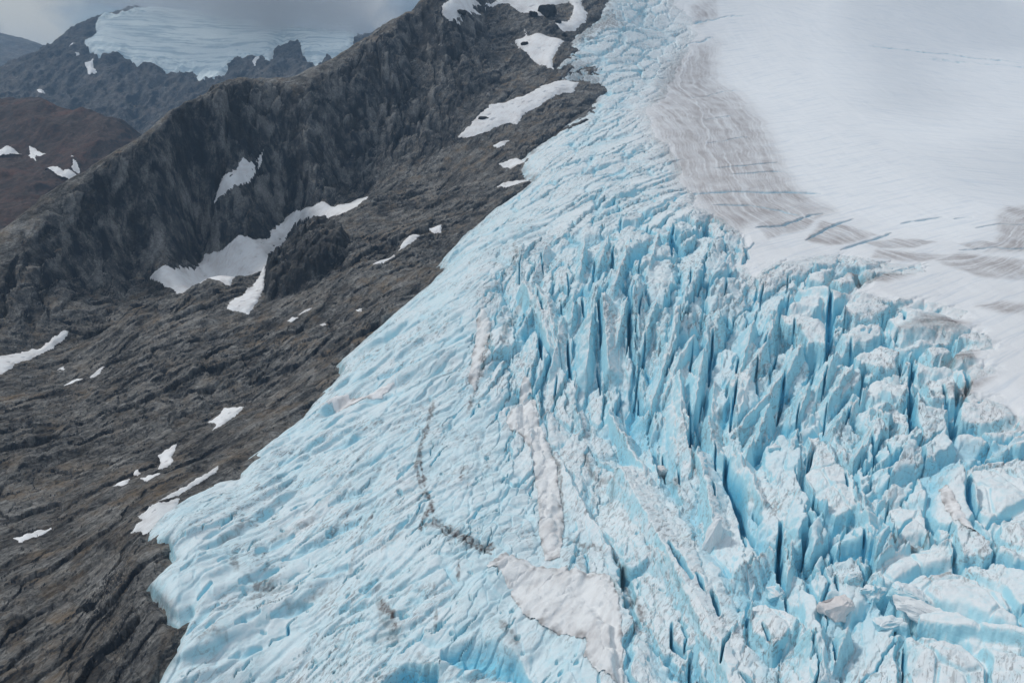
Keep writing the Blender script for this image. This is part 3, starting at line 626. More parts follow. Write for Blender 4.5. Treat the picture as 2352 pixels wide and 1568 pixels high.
inice = sstep(-.001, .012, sd)
thick = 9 * np.sqrt(np.clip(sd + .002, 0, .03) / .03) + 2.0 * sstep(0, .004, sd)
edge_damp = sstep(.0, .02, sd) * .55 + .45
snowm = sstep(-.020, .010, ss)
keepw = 1 - snowm
ripple = .45 * fbm(X / 14, Y / 60, 3, 161) + 2.2 * fbm(X / 140, Y / 260, 3, 171) + 9 * fbm(X / 380, Y / 520, 2, 173)
Z = B + 4 + thick - 9 + serac * edge_damp * keepw + snowm * (ripple + 1.5)
rime = sstep(-.045, .0, ss)
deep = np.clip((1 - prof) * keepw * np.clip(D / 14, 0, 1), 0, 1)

# open crevasses traced on the ice and snow: centre line, width px, depth m
CREV = """1996,104 2060,113 2140,124 2230,135 2352,151|3|4
2140,137 2210,146 2352,160|1.6|2
1640,388 1700,384 1790,376|4|4
1680,402 1760,398 1812,399|4|4
1560,445 1640,440 1760,440 1890,446|6|6
1640,470 1720,468 1790,478 1850,492|5|5
1740,520 1800,512 1860,490 1890,487|7|6
1850,548 1900,520 1960,500|7|6
1930,570 1990,550 2050,533|7|6
2070,510 2110,504 2165,497|6|4
2190,502 2235,498|3|3
1720,590 1712,570 1730,555|10|9
2240,525 2300,516 2400,515|4|4
2200,575 2280,572 2400,578|4|4
1580,232 1640,216 1700,205|2|2.5
1600,285 1680,272|2|2.5
1620,335 1720,320|2|2.5
1590,55 1650,45 1710,35|2.5|4
1540,118 1600,100 1640,90|3|4"""
def conv(t, fr_, k=1.0):
    out = []
    for l in t.replace(chr(10), ';').split(';'):
        pts, w, dep = l.split('|'); out.append((frame(pts, *fr_), float(w) * k, float(dep)))
    return out
GAPS = conv("""655,460 660,540 666,565|7|10;890,480 880,590|6|10;980,440 960,530 930,585|7|12;1140,340 1135,400|5|9;1255,360 1250,420 1253,480|9|12;1110,480 1090,560|6|9;770,570 780,640|6|9;635,670 655,745|8|10
625,780 645,900 650,990|11|14;740,680 745,750|6|10;835,630 845,740|9|14;910,690 920,800 925,885|13|20;1060,690 1055,800 1040,920|11|18;1110,690 1100,790|9|12;770,860 778,960 790,1035|10|18;720,1050 712,1140|7|12;905,960 915,1050 920,1115|8|14
1125,870 1110,965|9|12;1255,955 1215,1045|8|12;1340,920 1335,1000 1345,1060|8|14;1440,870 1425,960 1420,1050|13|16;1560,950 1540,1065|9|14;1600,740 1595,790|6|8;1690,855 1670,925|10|12;1815,790 1815,875|7|12;1970,640 1975,720 1970,850 1956,935|14|18
2040,740 2030,830|6|8;2220,745 2205,815|8|9;2300,740 2310,795|6|8;1960,1030 1935,1125|8|13;1905,980 1890,1055|10|16;1640,1010 1625,1095|8|12;1770,1030 1760,1120 1748,1185|13|16;1550,1110 1530,1230 1525,1300|9|16;1405,1090 1385,1170 1380,1205|8|12
1320,1190 1335,1290 1325,1430|13|20;1385,1295 1380,1355|7|10;1450,1385 1450,1485|8|12;1500,1445 1500,1515|13|14;1095,1090 1110,1180 1155,1240|9|14;2345,1100 2342,1180 2340,1280|14|18;1835,1175 1830,1245|7|10;2080,1185 2050,1265|8|10;1960,1175 1955,1255|7|10
2115,1095 2110,1165|7|10;1200,1400 1215,1515|8|13;1270,1490 1282,1560|8|10;1890,1395 1870,1505|8|12;2112,1435 2100,1485|6|9;1020,300 1000,380|6|7;1740,880 1712,1000|8|12;560,500 545,600|6|8;480,420 360,440|3|3;1500,600 1490,680|6|9;1350,560 1330,650|6|9;1660,600 1650,680|6|9;1780,560 1770,620|6|8""", FA)
GAPS += conv("""475,170 480,290 540,380 590,560 645,650|26|20;395,330 400,445|10|12;555,565 605,670|14|14;820,600 825,760 820,920 842,985|26|20;240,0 240,185|12|14;990,170 975,285|10|11;1350,640 1345,775|18|10;1300,785 1350,870 1345,960|10|9
115,780 190,890 250,980|30|12;285,945 335,1045|22|10;385,1040 410,1120 428,1195|30|14;560,1090 605,1180|18|11;1587,1320 1592,1420 1585,1535|10|9;1012,1260 1022,1345|14|9;1150,1290 1165,1445|18|9;135,1200 140,1300 225,1370|18|9;250,1380 250,1495|14|9
500,1315 460,1400 438,1510|16|10;1640,560 1540,640|8|6;1500,440 1480,560|8|7;1720,470 1760,640|10|8;1900,690 1930,830|10|7;1165,880 1175,970|14|9;640,490 700,560|10|8;1220,260 1250,380|9|7;1380,60 1400,160|10|9;1500,180 1480,90|9|8;700,1240 760,1330|9|6;830,900 870,1060|12|9
1980,180 1995,400 2080,540|14|9;1560,640 1360,880|7|4;1880,830 1690,880 1500,990|7|4;2280,480 2100,560|7|5;1240,560 1300,700|9|7;900,300 1000,480|10|8""", FB)
GAPS += conv("""140,160 140,320|12|12;605,330 590,370|26|9;1110,700 1120,820 1090,960|14|12;1560,980 1570,1060|10|10;1640,980 1650,1080 1635,1170|22|14;1200,680 1215,640|10|6;1465,720 1440,800|16|8;1575,700 1590,770|12|7;1840,1210 1860,1290 1930,1380|12|8;1930,1210 1945,1310|26|10
1955,1020 1970,1035|10|5;1640,1220 1640,1380 1690,1480|24|16;1320,840 1340,830|12|4;1370,840 1385,820|12|4;1260,900 1270,1050|12|10;970,440 980,490|12|7;1290,440 1285,480|10|6;1030,370 1035,400|8|5;1180,350 1190,390|7|5;870,560 850,680|9|8""", FC)
GAPS += conv('''1740,165 1930,92|22|4;1650,295 1800,235|14|3;1560,135 1700,75|16|3;1500,885 1640,825|20|4;1400,945 1560,890|14|3;1180,965 1350,885|14|3;1000,1015 1110,960|12|2.5;820,1035 950,965|12|2.5;905,1160 965,1110|14|4;785,905 860,885|16|4;1600,965 1750,875|16|3;1250,1265 1440,1200|14|3;1800,905 1900,805|14|3;1050,1445 1200,1400|14|3;1290,565 1400,505|14|3;1500,505 1680,425|14|3;1250,425 1400,355|12|3;1450,335 1560,285|12|3;1280,700 1480,620|13|2.5;1500,760 1700,680|13|2.5;1120,830 1300,760|12|2.5;940,900 1080,840|12|2.5;1100,1120 1280,1040|14|3;1300,1000 1480,930|13|3;1450,1100 1600,1040|14|3;1650,1150 1760,1090|14|3;1560,1240 1700,1180|14|3;850,1300 1000,1200|12|2.5;1080,1300 1200,1250|12|2.5;1700,560 1850,480|14|3;1820,640 1900,560|12|3''', (0, 783, .5))
GAPS += [(P('880,1575 930,1552 1000,1548'), 34, 16), (P('1015,1505 1100,1500 1180,1528 1225,1590'), 44, 7), (P('1740,1600 1700,1570'), 16, 8)]
for l in CREV.split(chr(10)):
    pts, w, dep = l.split('|'); GAPS.append((P(pts), float(w), float(dep)))
trench = np.zeros(X.shape, f32)
PXQ = 1 / PF
for gi, (pts, w, dep) in enumerate(GAPS):
    if dep < 7.5 and gi >= len(GAPS) - CREV.count(chr(10)) - 1: w = w * .72
    w = w * PXQ
    pq = poly_q(pts, 6)
    m = .01 + w * 2
    bx = (Q0 > pq[:, 0].min() - m) & (Q0 < pq[:, 0].max() + m) & (Q1 > pq[:, 1].min() - m) & (Q1 < pq[:, 1].max() + m)
    q0 = wq0[bx]; q1 = wq1[bx]
    d = seg_dist(q0, q1, pq, False)
    e0 = np.hypot(q0 - pq[0, 0], q1 - pq[0, 1]); e1 = np.hypot(q0 - pq[-1, 0], q1 - pq[-1, 1])
    tp = np.minimum(1, .25 + np.minimum(e0, e1) / (w * 6))
    trench[bx] = np.maximum(trench[bx], .8 * dep * (1 - sstep(.05, .85, d / (w * tp))))
Z = Z - trench
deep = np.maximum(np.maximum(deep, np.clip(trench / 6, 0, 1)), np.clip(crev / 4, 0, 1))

# dirt: smeared bands on the snow edge, dark seams where melt-out grit gathers
band = np.zeros(X.shape, f32)
for line in """1535,150 1600,110 1640,105 1642,185 1700,222 1747,288 1777,345 1802,400 1832,440 1905,478 1850,500 1760,505 1700,525 1640,500 1600,455 1560,400 1520,330 1490,265 1520,210|.014
1738,512 1790,490 1850,496 1892,488 1850,522 1800,532 1765,548|.003
1848,548 1890,505 1960,520 2015,536 1960,552 1900,562|.003
1990,553 2060,545 2150,556 2100,567 2020,566|.002
2200,562 2262,556 2310,566 2240,574|.002
2240,700 2300,690 2400,705 2400,722 2300,715|.004
2015,569 2090,577 2182,587 2110,599 2000,592|.003
2146,598 2200,583 2290,592 2420,612 2420,650 2250,634 2180,612|.003
2312,474 2420,470 2420,585 2268,580 2300,540 2290,500|.006
1590,20 1650,-10 1640,40 1600,60|.006
2060,762 2110,740 2175,728 2230,745 2150,762|.004
2130,850 2200,810 2262,800 2235,840|.004
2160,915 2230,880 2290,870 2235,912|.004
1900,640 1960,620 2100,628 2040,648|.004""".split('\n'):
    pts, sf = line.split('|'); sf = float(sf); pq = poly_q(P(pts), 6); m = .03
    bx = (Q0 > pq[:, 0].min() - m) & (Q0 < pq[:, 0].max() + m) & (Q1 > pq[:, 1].min() - m) & (Q1 < pq[:, 1].max() + m)
    d = seg_dist(wq0[bx], wq1[bx], pq)
    band[bx] = np.maximum(band[bx], sstep(-sf, sf, d))
layer = noise(sdirt * 430 + 1.2 * fbm(X / 30, Y / 50, 3, 193), (Q1 * 14), 194) + 1.0 * noise(sdirt * 1000, Q1 * 22, 197)
band = band * np.clip(.78 + .55 * layer, .05, 1) + .22 * (1 - sstep(-.02, .03, sdirt)) * snowm
DIRT = """958,1050 968,1090 975,1120 992,1148 990,1170 975,1190 970,1212|8|1
1000,1198 1032,1210 1061,1226 1092,1238 1106,1252 1140,1252|10|1
1050,1086 1064,1078 1078,1080 1070,1092 1056,1096|6|.8
866,1394 886,1402 898,1414 900,1434|9|1
868,1465 900,1455 920,1445|14|.35
805,1316 842,1199 871,1148|5|.5
995,1342 999,1390 996,1433|4|.6
1054,1278 1052,1326|5|.9
530,1285 545,1305|8|.6
586,1342 610,1336 626,1342|9|.75
565,1375 600,1360|7|.6
512,1242 545,1220 571,1199|6|.5
460,1470 490,1455 515,1448|7|.4
660,1400 720,1370 760,1350|7|.35
700,1180 760,1140 800,1120|5|.4
620,1240 680,1205 720,1190|5|.4
820,1060 850,1020 880,1000|5|.4
880,1260 930,1220|5|.45
1180,560 1190,585 1176,610|7|.7
1560,1010 1580,1060 1600,1110|6|.45
1660,940 1640,1020|4|.5
1750,810 1740,870|4|.5
1840,760 1830,830|4|.45
1290,640 1300,700|4|.6
1190,690 1165,740 1155,790|10|.55
1120,745 1128,780 1110,840 1090,890 1078,940|7|.8
995,925 985,970 965,1030 955,1080|9|.9
955,1075 962,1110 990,1150 970,1200|6|.9
975,1200 1040,1220 1090,1245 1130,1265|6|.9
1240,1000 1270,1050 1288,1100 1290,1180 1290,1220|7|.8
1285,1220 1330,1235 1380,1265|8|.8
1345,1040 1370,1090 1410,1110 1400,1150|9|.6
1405,1260 1440,1330 1475,1400|11|.85
1480,1330 1520,1420|5|.3
870,1400 890,1440 905,1470|16|.5
960,1500 1000,1568|10|.4
1150,1430 1180,1470|12|.6
1990,1320 2060,1250 2150,1235|4|.8
2060,1380 2130,1330 2200,1310|3|.6
560,1320 620,1350 700,1340|10|.35
1330,1300 1400,1335 1460,1420|8|.5
1320,85 1360,60 1410,40|22|.8
1270,180 1340,165 1370,180|10|.7
1290,140 1320,150 1350,150|18|.5
1230,960 1260,940 1300,870|6|.4
1500,1060 1520,1090 1560,1130|8|.5"""
dirt = np.zeros(X.shape, f32)
for line in DIRT.split('\n'):
    pts, w, amt = line.split('|'); w = float(w) * PXQ * .8
    pq = poly_q(P(pts), 6); m = .01 + w * 3
    bx = (Q0 > pq[:, 0].min() - m) & (Q0 < pq[:, 0].max() + m) & (Q1 > pq[:, 1].min() - m) & (Q1 < pq[:, 1].max() + m)
    d = seg_dist(wq0[bx], wq1[bx], pq, False)
    nn = np.clip(2.3 * ridged(X[bx] / 4, Y[bx] / 5, 4, 191) - .75 + .6 * fbm(X[bx] / 1.6, Y[bx] / 1.6, 3, 192), .32, 1.1); d = np.abs(d + .0022 * fbm(X[bx] / 2.5, Y[bx] / 2.5, 3, 196) + .0035 * fbm(X[bx] / 9, Y[bx] / 9, 4, 199)) / np.clip(.55 + 1.7 * np.abs(noise(X[bx] / 16, Y[bx] / 16, 198)), .5, 1.8)
    dirt[bx] = np.maximum(dirt[bx], float(amt) * np.clip((1 - sstep(.1, 1.25, d / w)) * nn * 1.5, 0, 1))
wl = poly_q(P('1590,118 1572,150 1560,175 1566,200 1598,236 1612,265 1614,290 1628,315 1622,345'), 6); dl_ = seg_dist(wq0, wq1, wl, False)
band = band * (.45 + .55 * sstep(.0003, .0016, dl_ / np.clip(.75 + .6 * fbm(X / 20, Y / 20, 3, 271), .3, 1.4))); Z = Z + .5 * (1 - sstep(0, .003, dl_))
dirt = np.maximum(dirt, band * np.clip(.75 + .5 * fbm(X / 20, Y / 40, 4, 195), 0, 1))
dirt = np.maximum(dirt, .75 * (1 - sstep(.001, .010, sd)) * np.clip(.3 + 1.4 * fbm(X / 12, Y / 18, 4, 255), 0, 1))
iceZ, iceSD = Z, sd
ice_faces = faces_all(sd > -.004)
snow_face = (ss[:-1, :-1] + ss[1:, 1:] > 0)
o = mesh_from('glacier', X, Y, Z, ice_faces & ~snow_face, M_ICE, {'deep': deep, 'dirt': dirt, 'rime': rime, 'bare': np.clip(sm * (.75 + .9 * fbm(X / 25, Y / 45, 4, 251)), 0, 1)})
tag(o, 'broken blue glacier ice of blades and blocks spilling down beside dark rock', 'glacier', kind='structure')
sideq = poly_q(P('1700,60 1850,150 2000,300 2120,420 2240,520'), 6); nq = np.array([-(sideq[-1] - sideq[0])[1], (sideq[-1] - sideq[0])[0]]); nq /= np.hypot(*nq)
side = sstep(-.02, .03, (Q0 - sideq[2, 0]) * nq[0] + (Q1 - sideq[2, 1]) * nq[1])
if side[-1, -1] < .5: side = 1 - side
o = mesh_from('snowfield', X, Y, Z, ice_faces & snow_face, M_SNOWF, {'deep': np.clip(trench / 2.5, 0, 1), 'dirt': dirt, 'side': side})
tag(o, 'smooth pale snowfield above the icefall with a grey dirty rim', 'snowfield', kind='structure')
print('ice', time.time() - T0)

# ------------------------------------------------------------------ snow patches
def snow_patch(poly, label, on='rock', mat=None, thick=2.2, group=None, name='snow_patch', cat='snow patch', rise=.0, rocks=.42, steep=1.0):
    pq = poly_q(poly, 5 if on == 'ice' else 0)
    gA, gL, gX, gY, gZ = (rockA, rockL, rockX, rockY, rockZ) if on == 'rock' else (A, L, X, Y, iceZ)
    m = .012
    i = np.nonzero((gA[:, 0] > pq[:, 0].min() - m) & (gA[:, 0] < pq[:, 0].max() + m))[0]; j = np.nonzero((gL[0] * QK > pq[:, 1].min() - m) & (gL[0] * QK < pq[:, 1].max() + m))[0]
    s = np.ix_(i, j); z = gZ[s]
    nf = 3 if len(j) < 500 else 2                  # finer rows than the ground, so the rim is not stepped
    jf = np.linspace(0, len(j) - 1, (len(j) - 1) * nf + 1); j0 = jf.astype(int).clip(0, len(j) - 2); fj = (jf - j0).astype(f32)
    z = z[:, j0] * (1 - fj) + z[:, j0 + 1] * fj; lrow = (gL[0, j][j0] * (1 - fj) + gL[0, j][j0 + 1] * fj).astype(f32)
    a, l = np.meshgrid(gA[i, 0], lrow, indexing='ij'); x = np.exp(l) * np.sin(a); y = np.exp(l) * np.cos(a)
    rr = float(np.exp(l).mean()); fs = rr / 500
    kq = 1 / .008; q0 = a + .0030 * fbm(a * kq, l * QK * kq * 1.6 * steep, 3, 201); q1 = l * QK + .0020 / steep * fbm(a * kq, l * QK * kq * 1.6 * steep, 3, 205)
    d = seg_dist(q0, q1, pq)
    zs = blur(blur(z, 4), 4); zs = .45 * zs + .55 * np.maximum(zs, z)
    cap = thick * fs
    h = zs + .25 + np.clip(d / .0022, 0, 1) * cap * .22 + np.clip(d / .014, 0, 1) * cap * .35 + rise + .10 * fbm(x / 6, y / 6, 3, 209) + (.9 * fbm(x / 16, y / 16, 3, 211) + .35 * ridged(x / 5, y / 5, 2, 212) if on == 'ice' else 0)
    kr = 1 / .010; hole = fbm((a + l * QK) * kr, (l * QK * steep - .6 * a) * kr * 2.6, 3, 207)
    if rocks: h = np.where(hole > rocks, np.minimum(h, z - .15), h)
    h = np.where(d < -.0004, np.minimum(h, z - .5), h)
    grit = (1 - sstep(0, .0065, d)) * np.clip(.2 + 1.6 * fbm(x / (8 * fs), y / (8 * fs), 4, 213), 0, 1) * (.9 if on == 'ice' else .35)
    o = mesh_from(name, x, y, h, faces_any(d > 0), mat or M_SNOW, {'grit': grit})
    return tag(o, label, cat, group)

for s, lab in PATCHES:
    snow_patch(P(s), lab, group=RG, mat=M_DIRTYSNOW if 'dirty' in lab else None, steep=4.0 if 'gully' in lab else 2.5 if ('cap' in lab or 'tongue between' in lab or 'apron' in lab or 'largest' in lab) else 1.0)
GG = 'snow patches lying on the glacier'
for s, lab, mt in [
 ("1205,873 1190,885 1195,905 1175,935 1162,965 1175,990 1200,1010 1215,1030 1225,1080 1235,1130 1238,1180 1240,1230 1255,1290 1285,1290 1295,1200 1285,1130 1275,1070 1260,1020 1245,990 1235,950 1225,910 1218,880", 'long narrow tongue of pale snow running down the middle of the ice', M_DIRTYSNOW),
 ("1160,1272 1200,1290 1230,1308 1290,1310 1330,1318 1400,1330 1420,1380 1425,1420 1430,1500 1435,1600 1370,1545 1340,1510 1350,1480 1310,1465 1240,1440 1200,1415 1180,1370 1150,1320 1120,1300 1140,1287", 'wide grey snow basin at the foot of the narrow snow tongue', M_DIRTYSNOW),
 ("1110,708 1125,730 1128,760 1115,800 1105,840 1090,893 1078,872 1084,820 1094,770 1097,730", 'grey snow strip between the ice blades and the smooth ice slope', M_DIRTYSNOW),
 ("2155,1133 2177,1138 2202,1180 2246,1245 2205,1232 2170,1180", 'clean white snow streak in a hollow between pale ice blocks', M_SNOW),
 ("905,888 860,903 800,914 735,938 800,933 872,916", 'thin pinkish snow streak along a ridge of the smooth ice', M_SNOW)]:
    snow_patch(P(s), lab, 'ice', mt, 1.6, GG, rocks=0)
print('patches', time.time() - T0)

# ------------------------------------------------------------------ far country
M_FAR = rock_material('far_rock', (.035, .038, .042), (.22, .21, .20), (.15, .10, .07), .5, .28)
M_RED = rock_material('heath_rock', (.045, .037, .037), (.13, .095, .085), (.14, .070, .052), .9, .4, wooded=True)
far = Surf(P("""-150,320,4200 100,310,4300 300,315,4300 450,320,4350 600,260,4450 800,210,4700 1000,210,5000
-150,250,4700 0,225,4750 150,205,4800 300,195,4850 450,200,4900 520,190,4950 650,155,5000 760,140,5050 900,130,5300 1050,130,5300
200,115,5350 300,125,5400 400,135,5400 480,170,5150 550,125,5450 650,95,5650 800,105,5500 950,80,5700
-150,240,5000 0,165,5200 110,112,5600 200,58,6150 260,40,6400 330,26,6500 450,36,6650 600,62,6750 750,92,6750 850,108,6750 1050,130,6800
-150,330,6000 0,260,6400 110,210,6800 200,160,7300 260,140,7600 330,120,7700 450,130,7800 600,155,7900 850,190,7900 1050,210,7900"""))
A2, L2, X2, Y2 = grid(-37, 2, 3900, 8200, 620, 420)
B2 = far.z(A2, L2)
capq = np.array(P("640,125 590,205 560,240 580,250 545,275 560,320 610,360 630,410 700,370 770,362 830,390 860,430 930,420 1020,425 1080,460 1130,435 1150,460 1210,445 1250,470 1250,530 1300,510 1340,515 1400,490 1430,440 1490,390 1570,370 1620,340 1690,400 1720,290 1770,250 1880,270 1900,330 1980,380 2040,330 2120,360 2210,310 2260,200 2150,60 1800,40 1000,60 920,75 850,90")) * .3662
def cast_on(S, U, V, r0, r1):
    dx, dy, dz = ray(U, V); az = np.arctan2(dx, dy); s = dz / np.hypot(dx, dy); out = []
    Ls = np.linspace(math.log(r0), math.log(r1), 900)
    for a, k in zip(az, s):
        g = S.z(np.full(Ls.shape, a), Ls) - k * np.exp(Ls); h = np.nonzero(g > 0)[0]
        out.append(Ls[h[0]] if len(h) else Ls[-1])
    return az, np.array(out)
ca, cl = cast_on(far, capq[:, 0], capq[:, 1], 3950, 8000)
KF = .18
capd = seg_dist(A2 + .003 * fbm(X2 / 130, Y2 / 130, 4, 301), L2 * KF + .002 * fbm(X2 / 130, Y2 / 130, 4, 302), np.stack([ca, cl * KF], 1))
h = 110 * (ridged(X2 / 420, Y2 / 900, 5, 311) - .55) + 45 * (ridged(X2 / 110, Y2 / 260, 4, 321) - .55) + 60 * fbm(X2 / 700, Y2 / 700, 4, 331)
inn = sstep(-.004, .004, capd)
def far_relief(x, y): return .85 * (110 * (ridged(x / 420, y / 900, 5, 311) - .55) + 60 * (ridged(x / 110, y / 220, 5, 321) - .55) + 60 * fbm(x / 700, y / 700, 4, 331))
Zr = B2 + far_relief(X2, Y2) * (1 - .9 * sstep(-.003, .008, capd))
far_o = mesh_from('far_mountain', X2, Y2, Zr, np.ones((619, 419), bool), M_FAR); tag(far_o, 'broad hazy blue mountain carrying an ice cap under low cloud', 'mountain', kind='structure')
t = NT('far_ice', .6, .3); pos = t.geo.outputs['Position']
ln = t.noise(1.0, 6, .65, t.scale(pos, (.002, .016, .03)), .5)
t.color(t.mix(t.ramp(ln, [(.42, .8), (.52, 0)]), (.80, .90, .92), (.40, .54, .62))); t.bump(ln, .4, 12)
Zi = Zr + 14 * inn + 14 * np.clip(capd / .01, -1, 1) + 6 * ridged(X2 / 160, Y2 / 45, 3, 341) * inn - 3
tag(mesh_from('ice_cap', X2, Y2, Zi, faces_any(capd > -.001), t.m), 'pale blue ice cap draped over the hazy mountain behind the ridge', 'ice cap', kind='structure')

def far_hill(name, pts, az0, az1, r0, r1, n, mat, amp, sc, label, cat):
    S = Surf(P(pts)); a, l, x, y = grid(az0, az1, r0, r1, *n); z = S.z(a, l)
    z = z + amp * (ridged(x / sc, y / sc / 1.6, 5, 401) - .55) + amp * .6 * fbm(x / sc / 2, y / sc / 2, 5, 411)
    wood = sstep(math.log(1960), math.log(1840), l + .10 * fbm(x / 130, y / 130, 4, 431)) if name == 'heath_hill' else np.zeros_like(z)
    o = mesh_from(name, x, y, z, np.ones((n[0] - 1, n[1] - 1), bool), mat, {'wood': wood}); tag(o, label, cat, kind='structure'); return S
redS = far_hill('heath_hill', """-150,222,2800 0,230,2700 90,233,2700 150,255,2650 240,272,2600 290,300,2550 340,330,2500 450,380,2450
-150,350,2300 0,350,2300 100,350,2300 200,340,2350 280,390,2250 400,430,2150 -150,450,2000 0,450,2000 100,480,1950 300,520,1850
-150,540,1650 0,545,1650 200,560,1600 -150,320,3300 0,330,3300 150,350,3200 300,400,3100 450,450,3000""", -37, -14, 1500, 3500, (420, 330), M_RED, 45, 230, 'reddish brown heath hill with snow bands beyond the dark ridge', 'hill')
far_hill('distant_ridge', "-150,60,8800 0,80,8900 60,92,9000 110,113,9000 200,150,9000 400,200,9200 -150,200,7800 100,220,7900 400,260,8200 -150,200,11000 100,220,11000 400,260,11000", -37, -18, 7600, 11500, (260, 160), M_FAR, 120, 900, 'dark blue distant ridge at the far left under the clouds', 'ridge')
# snow on the heath hill and the far mountain
def red_relief(x, y): return 45 * (ridged(x / 230, y / 230 / 1.6, 5, 401) - .55) + 27 * fbm(x / 115, y / 115, 5, 411)
def hill_snow(S, relief, box, poly, label, group, up):
    p = np.array(P(poly)) * .3662; a_, l_ = cast_on(S, p[:, 0], p[:, 1], box[2] * 1.03, box[3] * .95)
    a, l, x, y = grid(box[0], box[1], box[2], box[3], 900, 700); K = .2
    i = np.nonzero((a[:, 0] > a_.min() - .01) & (a[:, 0] < a_.max() + .01))[0]; j = np.nonzero((l[0] > l_.min() - .04) & (l[0] < l_.max() + .04))[0]; s = np.ix_(i, j)
    a, l, x, y = a[s], l[s], x[s], y[s]
    zb = S.z(a, l) + relief(x, y); kq = 1 / .006
    d = seg_dist(a + .0016 * fbm(a * kq, l * K * kq * 2, 4, 421), l * K + .0008 * fbm(a * kq, l * K * kq * 2, 4, 422), np.stack([a_, l_ * K], 1))
    zs = .5 * blur(zb, 3) + .5 * np.maximum(blur(zb, 3), zb)
    tag(mesh_from('snow_patch', x, y, zs + np.clip(d / .002, 0, 1.2) * up + up * .4, faces_any(d > 0), M_SNOW), label, 'snow patch', group)
for s, lab in [("-60,960 0,965 65,940 130,955 90,965 40,985 0,1000 -60,1010", 'flat snow band on the heath hill at the left edge of the picture'),
 ("180,895 215,900 240,925 265,955 300,968 290,975 240,960 215,950 225,985 250,1025 235,1028 205,990 185,965 160,955 180,930", 'branching snow patch on the heath hill below its crest'),
 ("310,965 360,960 402,965 395,975 350,985 330,980", 'small flat snow patch between the branching and the hooked one'),
 ("480,950 498,975 470,990 462,1020 480,1050 500,1080 470,1135 400,1130 340,1105 280,1080 300,1070 330,1065 310,1040 295,1012 310,1010 330,1050 370,1090 400,1105 430,1080 450,1050 440,985 455,958", 'hooked white snow patch lowest on the heath hill')]:
    hill_snow(redS, red_relief, (-37, -14, 1500, 3500), s, lab, 'snow patches on the heath hill', 3)
for s, lab in [("537,440 592,432 585,465 608,488 560,496 553,462", 'bent snow patch on the hazy mountain below the ice cap'),
 ("232,572 275,570 266,594 248,592", 'small snow patch low on the left flank of the hazy mountain'),
 ("433,312 476,302 470,322 440,324", 'snow fleck near the upper left shoulder of the hazy mountain'),
 ("478,365 502,358 508,390 486,390", 'upright snow fleck close left of the ice cap'),
 ("1590,430 1620,385 1630,400 1600,450", 'narrow snow streak in the rocks right of the ice cap tongue')]:
    hill_snow(far, far_relief, (-37, 2, 3900, 8200), s, lab, 'snow patches on the far mountain', 9)
# valley floor
bm_ = bpy.data.meshes.new('valley_floor'); bm_.from_pydata([(-15000, -3000, -620), (15000, -3000, -620), (15000, 15500, -620), (-15000, 15500, -620)], [], [(0, 1, 2, 3)])
t = NT('valley_forest', .95, .1); t.color(t.mix(t.noise(.004, 6, .6), (.03, .045, .035), (.06, .07, .05))); bm_.materials.append(t.m)
o = bpy.data.objects.new('valley_floor', bm_); C.objects.link(o); tag(o, 'dark forested valley floor far below the ridge', 'valley floor', kind='structure')
print('far', time.time() - T0)

# ------------------------------------------------------------------ air
def box_mesh(name, lo, hi):
    me = bpy.data.meshes.new(name); x0, y0, z0 = lo; x1, y1, z1 = hi
    me.from_pydata([(x0, y0, z0), (x1, y0, z0), (x1, y1, z0), (x0, y1, z0), (x0, y0, z1), (x1, y0, z1), (x1, y1, z1), (x0, y1, z1)], [],
                   [(0, 3, 2, 1), (4, 5, 6, 7), (0, 1, 5, 4), (1, 2, 6, 5), (2, 3, 7, 6), (3, 0, 4, 7)]); me.update()
    o = bpy.data.objects.new(name, me); C.objects.link(o); return o
HAZE = 5e-5
hz = box_mesh('haze', (-16000, -3500, -621), (16000, 16000, 640))
hm = bpy.data.materials.new('haze_air'); hm.use_nodes = True; hm.node_tree.nodes.remove(hm.node_tree.nodes['Principled BSDF'])
pv_ = hm.node_tree.nodes.new('ShaderNodeVolumePrincipled'); pv_.inputs['Color'].default_value = (.45, .70, 1, 1); pv_.inputs['Density'].default_value = HAZE; pv_.inputs['Anisotropy'].default_value = .2
hm.node_tree.links.new(pv_.outputs[0], hm.node_tree.nodes['Material Output'].inputs['Volume']); hz.data.materials.append(hm)
tag(hz, 'thin blue haze filling the air between the mountains', 'haze', kind='stuff')

